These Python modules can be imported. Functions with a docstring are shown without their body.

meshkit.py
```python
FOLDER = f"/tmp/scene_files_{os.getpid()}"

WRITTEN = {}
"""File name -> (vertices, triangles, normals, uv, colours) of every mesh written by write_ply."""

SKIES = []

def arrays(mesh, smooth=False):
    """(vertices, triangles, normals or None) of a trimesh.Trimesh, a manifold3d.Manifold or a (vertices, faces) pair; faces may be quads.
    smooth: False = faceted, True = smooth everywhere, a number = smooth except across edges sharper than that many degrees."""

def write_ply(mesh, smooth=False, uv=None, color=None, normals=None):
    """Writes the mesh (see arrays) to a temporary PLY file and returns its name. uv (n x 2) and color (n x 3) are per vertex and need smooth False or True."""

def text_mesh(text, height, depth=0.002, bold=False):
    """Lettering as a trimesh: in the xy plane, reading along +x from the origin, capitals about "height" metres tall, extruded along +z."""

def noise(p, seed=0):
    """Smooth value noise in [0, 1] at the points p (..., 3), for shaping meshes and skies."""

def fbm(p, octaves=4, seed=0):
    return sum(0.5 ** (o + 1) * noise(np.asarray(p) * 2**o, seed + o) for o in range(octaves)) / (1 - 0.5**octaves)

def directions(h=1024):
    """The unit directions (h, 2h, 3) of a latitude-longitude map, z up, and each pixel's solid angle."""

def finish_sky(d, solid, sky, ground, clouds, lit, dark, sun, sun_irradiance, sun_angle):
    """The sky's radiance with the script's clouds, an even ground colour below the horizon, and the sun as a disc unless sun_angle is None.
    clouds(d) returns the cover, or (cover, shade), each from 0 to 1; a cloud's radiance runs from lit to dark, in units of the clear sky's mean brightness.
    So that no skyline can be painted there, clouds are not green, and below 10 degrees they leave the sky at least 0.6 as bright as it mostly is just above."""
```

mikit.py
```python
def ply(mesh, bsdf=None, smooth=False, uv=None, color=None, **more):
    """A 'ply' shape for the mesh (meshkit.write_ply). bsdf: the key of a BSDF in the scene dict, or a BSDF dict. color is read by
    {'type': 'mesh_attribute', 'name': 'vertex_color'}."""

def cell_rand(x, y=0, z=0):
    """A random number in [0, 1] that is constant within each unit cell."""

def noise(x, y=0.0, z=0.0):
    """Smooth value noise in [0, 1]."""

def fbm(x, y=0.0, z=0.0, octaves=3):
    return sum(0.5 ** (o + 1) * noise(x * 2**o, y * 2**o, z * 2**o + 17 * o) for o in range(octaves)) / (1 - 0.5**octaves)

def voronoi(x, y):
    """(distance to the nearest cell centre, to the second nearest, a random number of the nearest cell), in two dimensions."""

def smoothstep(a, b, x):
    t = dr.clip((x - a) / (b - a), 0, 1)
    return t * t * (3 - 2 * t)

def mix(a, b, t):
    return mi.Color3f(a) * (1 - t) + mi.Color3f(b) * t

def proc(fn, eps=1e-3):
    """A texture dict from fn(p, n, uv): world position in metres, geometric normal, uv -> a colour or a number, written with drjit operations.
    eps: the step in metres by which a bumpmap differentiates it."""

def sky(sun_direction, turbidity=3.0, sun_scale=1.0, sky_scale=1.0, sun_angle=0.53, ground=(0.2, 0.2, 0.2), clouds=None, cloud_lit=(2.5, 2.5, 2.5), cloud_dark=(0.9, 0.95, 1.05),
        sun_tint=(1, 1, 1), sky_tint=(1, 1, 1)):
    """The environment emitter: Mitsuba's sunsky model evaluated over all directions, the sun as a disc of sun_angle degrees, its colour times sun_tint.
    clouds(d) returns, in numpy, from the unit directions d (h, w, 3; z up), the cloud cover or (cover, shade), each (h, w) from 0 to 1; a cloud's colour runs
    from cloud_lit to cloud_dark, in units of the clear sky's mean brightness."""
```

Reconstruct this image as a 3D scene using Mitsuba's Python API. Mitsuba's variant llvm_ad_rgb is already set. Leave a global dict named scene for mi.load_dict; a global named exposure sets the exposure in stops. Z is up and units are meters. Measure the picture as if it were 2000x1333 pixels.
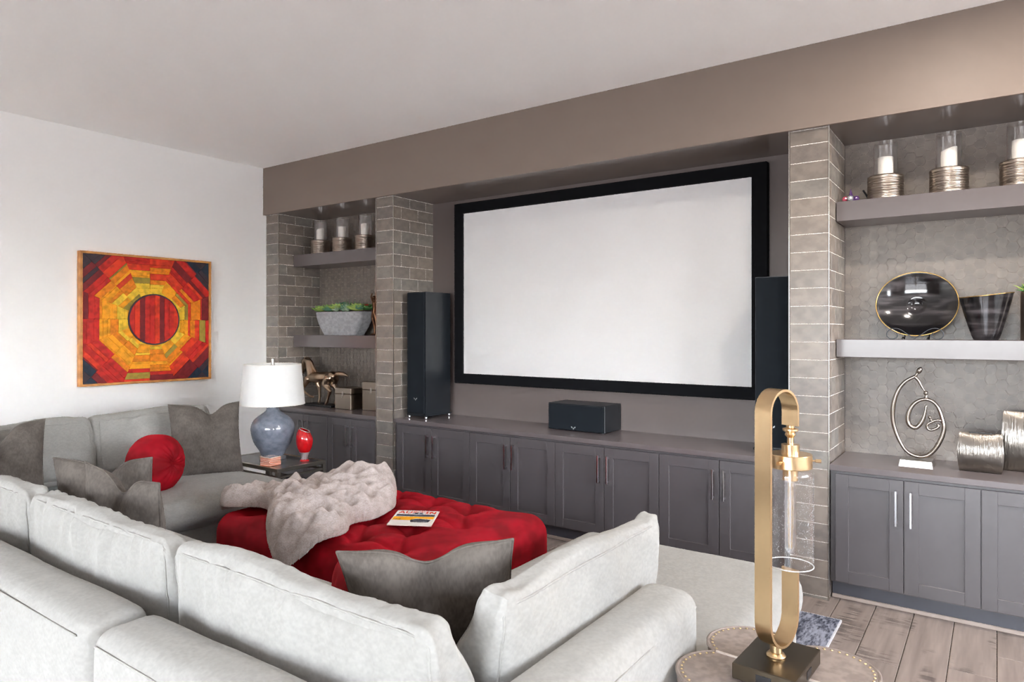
import math, random
import numpy as np
import trimesh
import manifold3d as m3
import drjit as dr
import mitsuba as mi
import mikit, meshkit
from mikit import proc, noise, fbm, voronoi, cell_rand, smoothstep, mix

rng = np.random.default_rng(7)
random.seed(7)
T = mi.ScalarTransform4f
scene, labels = {}, {}

# ---------------------------------------------------------------- camera, sky, exposure
YAW = math.atan2(947, 1333)
EYE = [0.0, 0.0, 1.5]
scene['camera'] = {
    'type': 'perspective', 'fov_axis': 'x', 'fov': math.degrees(2 * math.atan(1000 / 1333.0)),
    'near_clip': 0.05, 'far_clip': 200.0,
    'principal_point_offset_y': 21.5 / 1333.0,
    'to_world': T().look_at(origin=EYE, target=[-math.sin(YAW), math.cos(YAW), 1.5], up=[0, 0, 1]),
}
exposure = 1.54


def cloud_cover(d):
    n = meshkit.fbm(d * 3.0 + 5, 4, 3)
    return np.clip(0.55 + 0.9 * (n - 0.5), 0, 1), np.clip((n - 0.55) * 0.8, 0, 1)


scene['sky'] = mikit.sky((0.55, 0.45, 0.75), turbidity=3.5, sun_scale=0.02, sky_scale=64.0, sun_angle=None, ground=(0.25, 0.24, 0.23),
                         clouds=cloud_cover, cloud_lit=(2.06, 1.98, 1.90), cloud_dark=(1.14, 1.11, 1.10), sky_tint=(1.10, 1.0, 0.90))


# ---------------------------------------------------------------- helpers
def S(r, g, b):
    """8-bit sRGB to linear."""
    return [float(((c / 255 + 0.055) / 1.055) ** 2.4 if c > 10 else c / 255 / 12.92) for c in (r, g, b)]


def rgb(c):
    return {'type': 'rgb', 'value': list(map(float, c))}


def pbr(key, color, rough=0.5, metal=0.0, spec=0.5, **more):
    d = {'type': 'principled', 'base_color': color if isinstance(color, dict) else rgb(color), 'roughness': rough, 'metallic': metal}
    if metal < 1:
        d['specular'] = spec
    d.update(more)
    scene[key] = d
    return key


def bump(key, tex, scale, inner):
    scene[key] = {'type': 'bumpmap', 'arbitrary': tex, 'scale': scale, 'bsdf': inner}
    return key


def key_for(name, parent=None):
    base = f'{parent}__{name}' if parent else name
    k, n = base, 0
    while k in scene or k in used:
        n += 1
        k = f'{base}_{n:03d}'
    used.add(k)
    return k


used = set()


def thing(name, label, cat, group=None):
    k = key_for(name)
    labels[k] = {'label': label, 'category': cat}
    if group:
        labels[k]['group'] = group
    return k


def obj(name, mesh, mat, parent=None, smooth=False, label=None, uv=None, to_world=None, kind=None):
    k = key_for(name, parent)
    d = mesh if isinstance(mesh, dict) else mikit.ply(mesh, mat, smooth, uv=uv)
    if isinstance(mesh, dict):
        d = {**mesh, 'bsdf': {'type': 'ref', 'id': mat}}
    if to_world is not None:
        d['to_world'] = to_world
    scene[k] = d
    if label or kind:
        labels[k] = {}
        if label:
            labels[k]['label'] = label
        if kind:
            labels[k]['kind'] = kind
    return k


def solo(name, mesh, mat, label, cat, group=None, smooth=False, kind=None):
    k = obj(name, mesh, mat, None, smooth)
    labels[k] = {'label': label, 'category': cat}
    if group:
        labels[k]['group'] = group
    if kind:
        labels[k]['kind'] = kind
    return k


def struct(name, mesh, mat, parent=None, smooth=False, label=None):
    k = obj(name, mesh, mat, parent, smooth)
    if parent is None:
        labels[k] = {'kind': 'structure'}
        if label:
            labels[k]['label'] = label
    return k


def cat(*ms):
    return trimesh.util.concatenate([m for m in ms])


def box(x0, x1, y0, y1, z0, z1, b=0.0):
    """Box with chamfered edges."""
    if b <= 0:
        m = trimesh.creation.box(bounds=[[x0, y0, z0], [x1, y1, z1]])
        return m
    pts = []
    for x, sx in ((x0, 1), (x1, -1)):
        for y, sy in ((y0, 1), (y1, -1)):
            for z, sz in ((z0, 1), (z1, -1)):
                pts += [[x, y + sy * b, z + sz * b], [x + sx * b, y, z + sz * b], [x + sx * b, y + sy * b, z]]
    return trimesh.convex.convex_hull(np.array(pts))


def lathe(profile, n=32, center=(0, 0, 0)):
    """Closed solid of revolution about z from (r, z) points, bottom to top."""
    m = trimesh.creation.revolve(np.array(profile, float), sections=n)
    m.apply_translation(center)
    return m


def frames(path, up=None):
    p = np.asarray(path, float)
    t = np.gradient(p, axis=0)
    t /= np.linalg.norm(t, axis=1, keepdims=True) + 1e-12
    n = np.zeros_like(p)
    a = np.array(up if up is not None else ([0, 0, 1] if abs(t[0][2]) < 0.9 else [1, 0, 0]), float)
    for i in range(len(p)):
        a = a - t[i] * (a @ t[i])
        a /= np.linalg.norm(a) + 1e-12
        n[i] = a
    return p, t, n, np.cross(t, n)


def tube(path, r, n=10, closed=False, up=None, caps=True):
    """Round tube along a path; r a number or one per point, or (rn, rb) pairs."""
    p, t, nn, bb = frames(path, up)
    if closed:
        tt = np.roll(p, -1, 0) - np.roll(p, 1, 0)
        t = tt / np.linalg.norm(tt, axis=1, keepdims=True)
        u = np.array(up if up is not None else [0, 0, 1.0], float)
        nn = u - t * (t @ u)[:, None]
        nn /= np.linalg.norm(nn, axis=1, keepdims=True)
        bb = np.cross(t, nn)
    r = np.broadcast_to(np.asarray(r, float).reshape(-1, 1) if np.ndim(r) == 1 else np.asarray(r, float), (len(p), 1) if np.ndim(r) < 2 else (len(p), 2))
    rn, rb = (r[:, :1], r[:, :1]) if r.shape[1] == 1 else (r[:, :1], r[:, 1:])
    a = np.arange(n) * 2 * np.pi / n
    v = p[:, None] + nn[:, None] * np.cos(a)[None, :, None] * rn[:, None] + bb[:, None] * np.sin(a)[None, :, None] * rb[:, None]
    m = len(p)
    v = v.reshape(-1, 3)
    f = []
    for i in range(m if closed else m - 1):
        j = (i + 1) % m
        for k in range(n):
            l = (k + 1) % n
            f += [[i * n + k, j * n + k, j * n + l], [i * n + k, j * n + l, i * n + l]]
    if not closed and caps:
        v = np.vstack([v, p[:1], p[-1:]])
        for k in range(n):
            l = (k + 1) % n
            f += [[m * n, k, l], [m * n + 1, (m - 1) * n + l, (m - 1) * n + k]]
    mesh = trimesh.Trimesh(v, f, process=False)
    if mesh.volume < 0:
        mesh.invert()
    return mesh


def sweep_rect(path, w, t, up, caps=True):
    """Flat bar of width w (along up) and thickness t swept along a path, with crisp edges."""
    p, tt, nn, bb = frames(path, up)
    # corners doubled by faceting
    cor = [(1, 1), (1, -1), (-1, -1), (-1, 1)]
    v = np.stack([p + nn * (a * w / 2) + bb * (b * t / 2) for a, b in cor], 1).reshape(-1, 3)
    f = []
    m = len(p)
    for i in range(m - 1):
        for k in range(4):
            l = (k + 1) % 4
            f += [[i * 4 + k, (i + 1) * 4 + k, (i + 1) * 4 + l], [i * 4 + k, (i + 1) * 4 + l, i * 4 + l]]
    f += [[0, 1, 2], [0, 2, 3], [(m - 1) * 4, (m - 1) * 4 + 2, (m - 1) * 4 + 1], [(m - 1) * 4, (m - 1) * 4 + 3, (m - 1) * 4 + 2]]
    mesh = trimesh.Trimesh(v, f, process=False)
    if mesh.volume < 0:
        mesh.invert()
    return mesh


def spline(pts, n=60, closed=False):
    from scipy.interpolate import CubicSpline
    p = np.asarray(pts, float)
    if closed:
        p = np.vstack([p, p[:1]])
    d = np.r_[0, np.cumsum(np.linalg.norm(np.diff(p, axis=0), axis=1))]
    cs = CubicSpline(d, p, bc_type='periodic' if closed else 'natural')
    s = np.linspace(0, d[-1], n + (1 if closed else 0))
    return cs(s)[:-1] if closed else cs(s)


def cube_grid(n):
    """Unit cube surface [-1,1]^3 as an n x n grid per face, vertices merged; n may be a triple."""
    nx, ny, nz = (n, n, n) if np.isscalar(n) else n
    ax = [np.linspace(-1, 1, k + 1) for k in (nx, ny, nz)]
    V, F = [], []
    for axis in range(3):
        u, w = [(1, 2), (2, 0), (0, 1)][axis]
        for s in (-1, 1):
            A, B = np.meshgrid(ax[u], ax[w], indexing='ij')
            P = np.zeros(A.shape + (3,))
            P[..., axis] = s
            P[..., u], P[..., w] = A, B
            base = sum(len(v) for v in V)
            V.append(P.reshape(-1, 3))
            i, j = np.meshgrid(np.arange(A.shape[0] - 1), np.arange(A.shape[1] - 1), indexing='ij')
            q = np.stack([i * A.shape[1] + j, (i + 1) * A.shape[1] + j, (i + 1) * A.shape[1] + j + 1, i * A.shape[1] + j + 1], -1).reshape(-1, 4) + base
            if s < 0:
                q = q[:, ::-1]
            F.append(np.vstack([q[:, [0, 1, 2]], q[:, [0, 2, 3]]]))
    m = trimesh.Trimesh(np.vstack(V), np.vstack(F), process=False)
    m.merge_vertices(digits_vertex=6)
    return np.array(m.vertices), np.array(m.faces)


def warp(q, half, r):
    """Grid so that edge zones get more rows, then rounded-box mapping. Returns positions and outward normals."""
    half = np.asarray(half, float)
    r = np.broadcast_to(np.asarray(r, float), 3)
    q = np.sign(q) * (1 - (1 - np.abs(q)) ** 1.35)
    p = q * half
    rr = r.min()
    inner = np.clip(p, -(half - rr), half - rr)
    d = p - inner
    L = np.linalg.norm(d, axis=1, keepdims=True)
    n = d / np.maximum(L, 1e-9)
    return inner + rr * n, n, q


def soft_box(size, r, n=24, bulge=(0, 0, 0), wrinkle=0.0, seed=0, freq=6.0, fn=None):
    """Upholstered block: rounded box centred on the origin, faces bulging by metres per axis, cloth wrinkles by noise."""
    size = np.asarray(size, float)
    if np.isscalar(n):
        k = n / size.max()
        n = tuple(int(max(8, round(s * k))) for s in size)
    q, f = cube_grid(n)
    p, nrm, q = warp(q, size / 2, r)
    for a in range(3):
        b, c = (a + 1) % 3, (a + 2) % 3
        p[:, a] += np.sign(q[:, a]) * np.abs(q[:, a]) ** 2 * bulge[a] * (1 - q[:, b] ** 2) * (1 - q[:, c] ** 2)
    if wrinkle:
        w = meshkit.fbm(p * freq + 31 * seed, 3, seed) - 0.5
        p += nrm * (w * 2 * wrinkle)[:, None]
    if fn is not None:
        p = fn(p, q, nrm)
    return trimesh.Trimesh(p, f, process=False)


def place(mesh, c, a, b, n=None):
    """Local x, y, z axes to world a, b, a x b, origin to c."""
    a, b = np.asarray(a, float), np.asarray(b, float)
    a = a / np.linalg.norm(a)
    b = b - a * (a @ b)
    b /= np.linalg.norm(b)
    M = np.eye(4)
    M[:3, 0], M[:3, 1], M[:3, 2], M[:3, 3] = a, b, np.cross(a, b), c
    m = mesh.copy()
    m.apply_transform(M)
    return m


def smooth_np(a, b, x):
    t = np.clip((x - a) / (b - a), 0, 1)
    return t * t * (3 - 2 * t)


def hulls(chains, edge=0.02, smooth_it=8, taubin=True):
    """Body of capsules: chains of (x, y, z, r); neighbours hulled, all united, refined and smoothed."""
    parts = []
    for ch in chains:
        for (a, b) in zip(ch[:-1], ch[1:]):
            s = m3.Manifold.batch_hull([m3.Manifold.sphere(float(a[3]), 14).translate([float(x) for x in a[:3]]), m3.Manifold.sphere(float(b[3]), 14).translate([float(x) for x in b[:3]])])
            parts.append(s)
    u = m3.Manifold.batch_boolean(parts, m3.OpType.Add).refine_to_length(edge)
    me = u.to_mesh()
    t = trimesh.Trimesh(me.vert_properties[:, :3], me.tri_verts, process=False)
    trimesh.smoothing.filter_taubin(t, iterations=smooth_it)
    return t


# ---------------------------------------------------------------- materials
def mottled(c0, c1, scale, seed=0.0, octaves=3):
    c0, c1 = list(c0), list(c1)

    def fn(p, n, uv):
        return mix(c0, c1, smoothstep(0.25, 0.75, fbm(p.x * scale + seed, p.y * scale + 2 * seed, p.z * scale + 3.1, octaves)))
    return proc(fn)


pbr('wall_paint', S(241, 240, 238), 0.75, spec=0.2)
pbr('ceiling_paint', S(240, 239, 236), 0.85, spec=0.1)
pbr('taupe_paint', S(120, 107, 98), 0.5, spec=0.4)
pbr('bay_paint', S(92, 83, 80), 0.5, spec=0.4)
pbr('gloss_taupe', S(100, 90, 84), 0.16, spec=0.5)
pbr('cabinet_paint', S(74, 70, 71), 0.32, spec=0.5)
pbr('counter_paint', S(90, 83, 83), 0.2, spec=0.5)
pbr('toe_kick_paint', S(62, 62, 68), 0.4)
pbr('grout', S(215, 210, 205), 0.9, spec=0.1)
pbr('grout_dark', S(150, 141, 133), 0.9, spec=0.1)
for i, (a, b) in enumerate((((103, 95, 88), (118, 109, 101)), ((97, 90, 85), (113, 104, 97)), ((108, 98, 90), (123, 113, 104)), ((100, 95, 90), (118, 112, 105)))):
    pbr(f'tile_{i}', mottled(S(*a), S(*b), 22, 3.7 * i, 4), 0.33, spec=0.4)
for i, (a, b) in enumerate((((102, 94, 87), (116, 106, 98)), ((105, 97, 90), (118, 109, 101)), ((99, 91, 85), (113, 104, 97)))):
    pbr(f'hex_{i}', mottled(S(*a), S(*b), 30, 5.1 * i, 4), 0.4, spec=0.4)
pbr('nickel', S(200, 196, 190), 0.25, 1.0)
pbr('chrome', S(215, 215, 218), 0.12, 1.0)


def plank_color(p, n, uv):
    w = 0.178
    i = dr.floor(p.x / w)
    off = cell_rand(i, 7) * 1.2
    j = dr.floor((p.y + off) / 1.2)
    t = cell_rand(i, j, 3)
    g = fbm(p.x * 38 + 13 * t, p.y * 3.0 + 31 * t, 1.7, 4)
    worn = smoothstep(0.52, 0.72, fbm(p.x * 9 + 40 * t, p.y * 3.5, 5.0, 4))
    fine = fbm(p.x * 12 + 3 * t, p.y * 70, 2.0, 2)
    base = mix(S(98, 87, 81), S(136, 124, 116), g)
    base = base * (0.84 + 0.3 * t)
    dark = worn * smoothstep(0.42, 0.6, fine)
    return mix(base, base * 0.45, dark * 0.8)


pbr('plank', proc(plank_color), 0.45, spec=0.4)
pbr('plank_gap', S(70, 60, 54), 0.8)
pbr('shoe_wood', S(150, 136, 126), 0.5)


def sofa_color(p, n, uv):
    a = fbm(p.x * 18, p.y * 18, p.z * 18, 4)
    b = fbm(p.x * 110, p.y * 110 + 9, p.z * 110, 2)
    return mix(S(132, 130, 125), S(140, 138, 133), smoothstep(0.2, 0.8, a * 0.4 + b * 0.6))


pbr('sofa_fabric', proc(sofa_color), 0.85, spec=0.15, sheen=0.5, sheen_tint=0.2)


def pillow_color(p, n, uv):
    a = fbm(p.x * 16, p.y * 16, p.z * 16, 4)
    b = fbm(p.x * 160, p.y * 160, p.z * 60, 2)
    return mix(S(72, 66, 61), S(90, 84, 78), smoothstep(0.25, 0.75, a * 0.6 + b * 0.4))


pbr('pillow_fabric', proc(pillow_color), 0.85, spec=0.15, sheen=0.6, sheen_tint=0.1)


def red_color(p, n, uv):
    a = fbm(p.x * 9, p.y * 9, p.z * 9, 3)
    return mix(S(104, 0, 8), S(132, 1, 18), smoothstep(0.3, 0.7, a))


pbr('red_velvet', proc(red_color), 0.75, spec=0.2, sheen=0.9, sheen_tint=0.8)


def fur_color(p, n, uv):
    a = fbm(p.x * 26, p.y * 26, p.z * 26, 4)
    b = noise(p.x * 190, p.y * 190, p.z * 190)
    return mix(S(150, 138, 131), S(182, 171, 165), smoothstep(0.2, 0.8, a * 0.7 + b * 0.3))


pbr('fur', proc(fur_color), 0.95, spec=0.05, sheen=1.0, sheen_tint=0.2)

XL = -5.892          # left wall
YP = 4.09            # front of the tiled pillars
YB = 4.595           # back of the screen bay and of the niche near the left wall
YN = 4.66            # back of the niche beyond the screen
ZS, ZC = 2.630, 3.092
P1, P2, P3, P4 = (-5.892, -5.695), (-4.337, -4.130), (-0.967, -0.757), (0.601, 0.806)
ZT = 0.757           # counter top

# ---------------------------------------------------------------- room shell
XR, YR = 3.7, -3.6
CANS = [(1.6, 3.1), (0.7, 3.1), (-0.2, 3.1)]
REAR_WIN = [(-2.8, 1.2, 0.06, 2.5)]
RIGHT_WIN = [(-2.4, -1.4, 1.3, 2.9), (0.8, 3.8, 1.3, 2.9)]
struct('wall_left', box(XL - 0.12, XL, YR, 4.9, 0, ZC + 0.1), 'wall_paint')
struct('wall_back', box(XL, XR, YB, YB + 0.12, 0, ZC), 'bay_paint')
struct('wall_back_right', box(P4[1], XR, YP, YB, 0, ZS), 'taupe_paint')
struct('ceiling', box(XL - 0.12, XR + 0.12, YR - 0.1, 4.9, ZC, ZC + 0.1), 'ceiling_paint')
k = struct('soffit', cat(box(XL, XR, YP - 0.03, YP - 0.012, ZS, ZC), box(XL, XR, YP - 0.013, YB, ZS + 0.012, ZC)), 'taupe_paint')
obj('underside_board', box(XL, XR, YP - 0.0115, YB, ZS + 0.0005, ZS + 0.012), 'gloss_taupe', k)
k = struct('floor', box(XL, XR, YR, 4.7, -0.08, -0.012), 'plank_gap')
# planks run towards the screen wall
W_, L_ = 0.178, 1.2
pl = 0
for i in range(int(math.floor(-5.9 / W_)), int(math.ceil(XR / W_))):
    pass


def cell_rand_np(x, y=0, z=0):
    return float(np.array(cell_rand(float(x), float(y), float(z))).ravel()[0])


def plank_row(i, y0, y1, many):
    off = cell_rand_np(i, 7) * 1.2
    out = []
    j = math.floor((y0 + off) / L_)
    while j * L_ - off < y1:
        a, b = max(j * L_ - off, y0) + 0.0012, min((j + 1) * L_ - off, y1) - 0.0012
        if b - a > 0.02:
            out.append(box(max(i * W_, XL) + 0.0015, min((i + 1) * W_, XR) - 0.0015, a, b, -0.012, 0, 0.002))
        j += 1
    return out


far = []
for i in range(int(math.floor(XL / W_)), int(math.ceil(XR / W_))):
    for m in plank_row(i, YR, 4.3, False):
        c = m.bounds.mean(0)
        if c[1] > 1.0 and -5.0 < c[0] < 1.2:
            obj('plank', m, 'plank', k)
        else:
            far.append(m)
obj('far_planks', cat(*far), 'plank', k, kind='stuff')

# rear wall and right wall with wide window openings
def window_wall(name, along, u0, u1, wins, at, thick):
    """Wall in pieces round its openings; along 'x' or 'y'; wins: (from, to, sill, head)."""
    def bx(a, b, z0, z1, t0=0.0, t1=1.0):
        lo, hi = at + thick * t0, at + thick * t1
        lo, hi = min(lo, hi), max(lo, hi)
        return box(a, b, lo, hi, z0, z1) if along == 'x' else box(lo, hi, a, b, z0, z1)
    ms, x = [], u0
    for (a, b, s0, s1) in wins:
        ms += [bx(x, a, 0, ZC), bx(a, b, 0, s0), bx(a, b, s1, ZC)]
        x = b
    ms.append(bx(x, u1, 0, ZC))
    struct(name, cat(*ms), 'taupe_paint' if name == 'wall_rear' else 'wall_paint')
    for (a, b, s0, s1) in wins:
        fr = [bx(a, a + 0.05, s0, s1, 0.3, 0.8), bx(b - 0.05, b, s0, s1, 0.3, 0.8), bx(a, b, s1 - 0.05, s1, 0.3, 0.8), bx(a, b, s0, s0 + 0.05, 0.3, 0.8), bx((a + b) / 2 - 0.03, (a + b) / 2 + 0.03, s0, s1, 0.3, 0.8)]
        struct('window', cat(*fr), 'window_frame_paint')


pbr('window_frame_paint', S(235, 235, 235), 0.5)
window_wall('wall_rear', 'x', XL, XR, REAR_WIN, YR, -0.12)
window_wall('wall_right', 'y', YR, 4.9, RIGHT_WIN, XR, 0.12)


# recessed ceiling lights in a row in front of the built-in wall (above the frame of the photograph)
CAN_POWER = 170.0
pbr('can_trim', S(240, 240, 238), 0.5)
for i, (x, y) in enumerate(CANS):
    k = thing('recessed_light', ['round recessed ceiling light nearest the right wall', 'round recessed ceiling light, middle of its row', 'round recessed ceiling light nearest the screen'][i], 'ceiling light', 'recessed ceiling lights')
    obj('trim_ring', lathe([(0.075, -0.006), (0.098, -0.006), (0.1, 0.0), (0.075, 0.0), (0.075, -0.006)], 32, (x, y, ZC)), 'can_trim', k)
    disc = lathe([(0, -0.004), (0.074, -0.004), (0.074, -0.001), (0, -0.001)], 32, (x, y, ZC))
    lk = obj('lens', disc, 'can_trim', k)
    scene[lk]['emitter'] = {'type': 'area', 'radiance': rgb([CAN_POWER * c for c in (1.0, 0.90, 0.80)])}


# ---------------------------------------------------------------- tiled pillars
TH, TL, TG = 0.1012, 0.2035, 0.0040      # course height, tile length, grout
rows = [(2.544, 2.627)] + [(2.544 - TH * (i + 1) + TG, 2.544 - TG * 0) for i in range(1)]
rows = []
z = 2.627
first = 0.083
top = z
h = first
while top > 0.005:
    bot = max(top - h, 0.0)
    rows.append((bot + (TG if bot > 0 else 0), top))
    top, h = bot, TH
tile_ply = {}


def tile(parent, x0, x1, y0, y1, z0, z1):
    m = box(x0, x1, y0, y1, z0, z1, 0.0008)
    obj('tile', m, f'tile_{random.randrange(4)}', parent)


def pillar(x0, x1, faces, yb):
    k = struct('pillar', box(x0 + 0.006, x1 - 0.006, YP + 0.006, yb, 0, ZS), 'grout')
    for i, (z0, z1) in enumerate(rows):
        if 'front' in faces:
            tile(k, x0 + 0.004, x1 - 0.004, YP + 0.0042, YP + 0.0075, z0, z1)
        for side in ('right', 'left'):
            if side in faces:
                y, first = YP + 0.004, (TL if i % 2 == 0 else TL / 2)
                while y < yb - 0.012:
                    e = min(y + first - TG, yb)
                    if side == 'right':
                        tile(k, x1 - 0.0075, x1 - 0.0044, y, e, z0, z1)
                    else:
                        tile(k, x0 + 0.0044, x0 + 0.0075, y, e, z0, z1)
                    y, first = y + first, TL
    for x, s in ((x0, -1), (x1, 1)):
        if ('left' if s < 0 else 'right') in faces:
            obj('corner_trim', box(x - 0.0022, x + 0.0022, YP + 0.001, YP + 0.0055, 0, ZS), 'nickel', k)
    return k


pillar(*P1, ('front', 'right'), YB)
pillar(*P2, ('front', 'left', 'right'), YB)
pillar(*P3, ('front', 'left', 'right'), YB)
pillar(*P4, ('front', 'left'), YB)


# hexagon tile backs of the two niches
def hexes(parent, x0, x1, y, z0, z1, pitch, singles, limit, holes):
    s = pitch / math.sqrt(3)         # side of the full hexagon
    r = s - 0.0017
    ang = np.arange(6) * math.pi / 3
    rest, n = [], 0
    cols = int((x1 - x0) / (1.5 * s)) + 2
    from shapely.geometry import Polygon, box as sbox
    for c in range(cols):
        for q in range(int((z1 - z0) / pitch) + 2):
            cx, cz = x0 + 1.5 * s * c + 0.01, z0 + pitch * (q + 0.5 * (c % 2))
            pts = np.c_[cx + r * np.cos(ang), cz + r * np.sin(ang)]
            inside = (pts[:, 0].min() > x0) and (pts[:, 0].max() < x1) and (pts[:, 1].min() > z0) and (pts[:, 1].max() < z1)
            if not inside:
                g = Polygon(pts).intersection(sbox(x0 + 0.001, z0 + 0.001, x1 - 0.001, z1 - 0.001))
                if g.is_empty or g.area < 1e-5:
                    continue
                pts = np.array(g.exterior.coords)[:-1]
            k = len(pts)
            area = 0.5 * np.sum(pts[:, 0] * np.roll(pts[:, 1], -1) - pts[:, 1] * np.roll(pts[:, 0], -1))
            if area < 0:
                pts = pts[::-1]
            v = np.vstack([np.c_[pts[:, 0], np.full(k, y - 0.0025), pts[:, 1]], np.c_[pts[:, 0], np.full(k, y + 0.003), pts[:, 1]]])
            f = [[0, i, i + 1] for i in range(1, k - 1)] + [x for i in range(k) for x in ([i, k + i, k + (i + 1) % k], [i, k + (i + 1) % k, (i + 1) % k])]
            m = trimesh.Trimesh(v, f, process=False)
            if singles(cx, cz) and n < limit:
                obj('hexagon_tile', m, f'hex_{random.randrange(3)}', parent)
                n += 1
            else:
                rest.append(m)
    for i in range(3):
        if rest[i::3]:
            obj('small_hexagon_tiles', cat(*rest[i::3]), f'hex_{i}', parent, kind='stuff')
    return n


ZN = [(1.449, 2.125), (2.242, 2.62), (0.757, 1.335)]
k = struct('wall_niche_left', box(P1[1], P2[0], YB - 0.004, YB, 0.72, ZS), 'grout_dark')
hexes(k, P1[1], P2[0], YB - 0.004, ZT, ZS, 0.0555, lambda x, z: False, 0, None)
k = struct('wall_niche_right', box(P3[1], P4[0], YB, YB + 0.05, 0.72, ZS), 'grout_dark')


def vis(x, z):
    return x < 0.17 and (z > 2.30 or 1.46 < z < 2.07 or 0.77 < z < 1.28)


nn = hexes(k, P3[1], P4[0], YB, ZT, ZS, 0.0555, vis, 300, None)

# ---------------------------------------------------------------- counters, cabinets, shelves
def counter(x0, x1, label, yb):
    return solo('countertop', box(x0 + 0.002, x1 - 0.002, YP + 0.004, yb, ZT - 0.032, ZT, 0.002), 'counter_paint', label, 'countertop')


def handle_mesh(x, y, z0, z1):
    """Square bar pull: bar and two posts."""
    return cat(box(x - 0.005, x + 0.005, y - 0.034, y - 0.024, z0, z1, 0.0012), box(x - 0.004, x + 0.004, y - 0.026, y, z0 + 0.008, z0 + 0.018), box(x - 0.004, x + 0.004, y - 0.026, y, z1 - 0.018, z1 - 0.008))


def door(parent, x0, x1, hx, y, z0, z1):
    st = 0.066
    parts = [box(x0, x0 + st, y, y + 0.02, z0, z1, 0.0015), box(x1 - st, x1, y, y + 0.02, z0, z1, 0.0015),
             box(x0 + st - 0.001, x1 - st + 0.001, y, y + 0.02, z1 - st, z1, 0.0015), box(x0 + st - 0.001, x1 - st + 0.001, y, y + 0.02, z0, z0 + st, 0.0015)]
    d = obj('door', cat(*parts), 'cabinet_paint', parent)
    obj('panel', box(x0 + st - 0.006, x1 - st + 0.006, y + 0.009, y + 0.016, z0 + st - 0.006, z1 - st + 0.006), 'cabinet_paint', d)
    obj('handle', handle_mesh(hx, y, 0.470, 0.655), 'chrome', d, label='polished metal bar handle')
    return d


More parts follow.
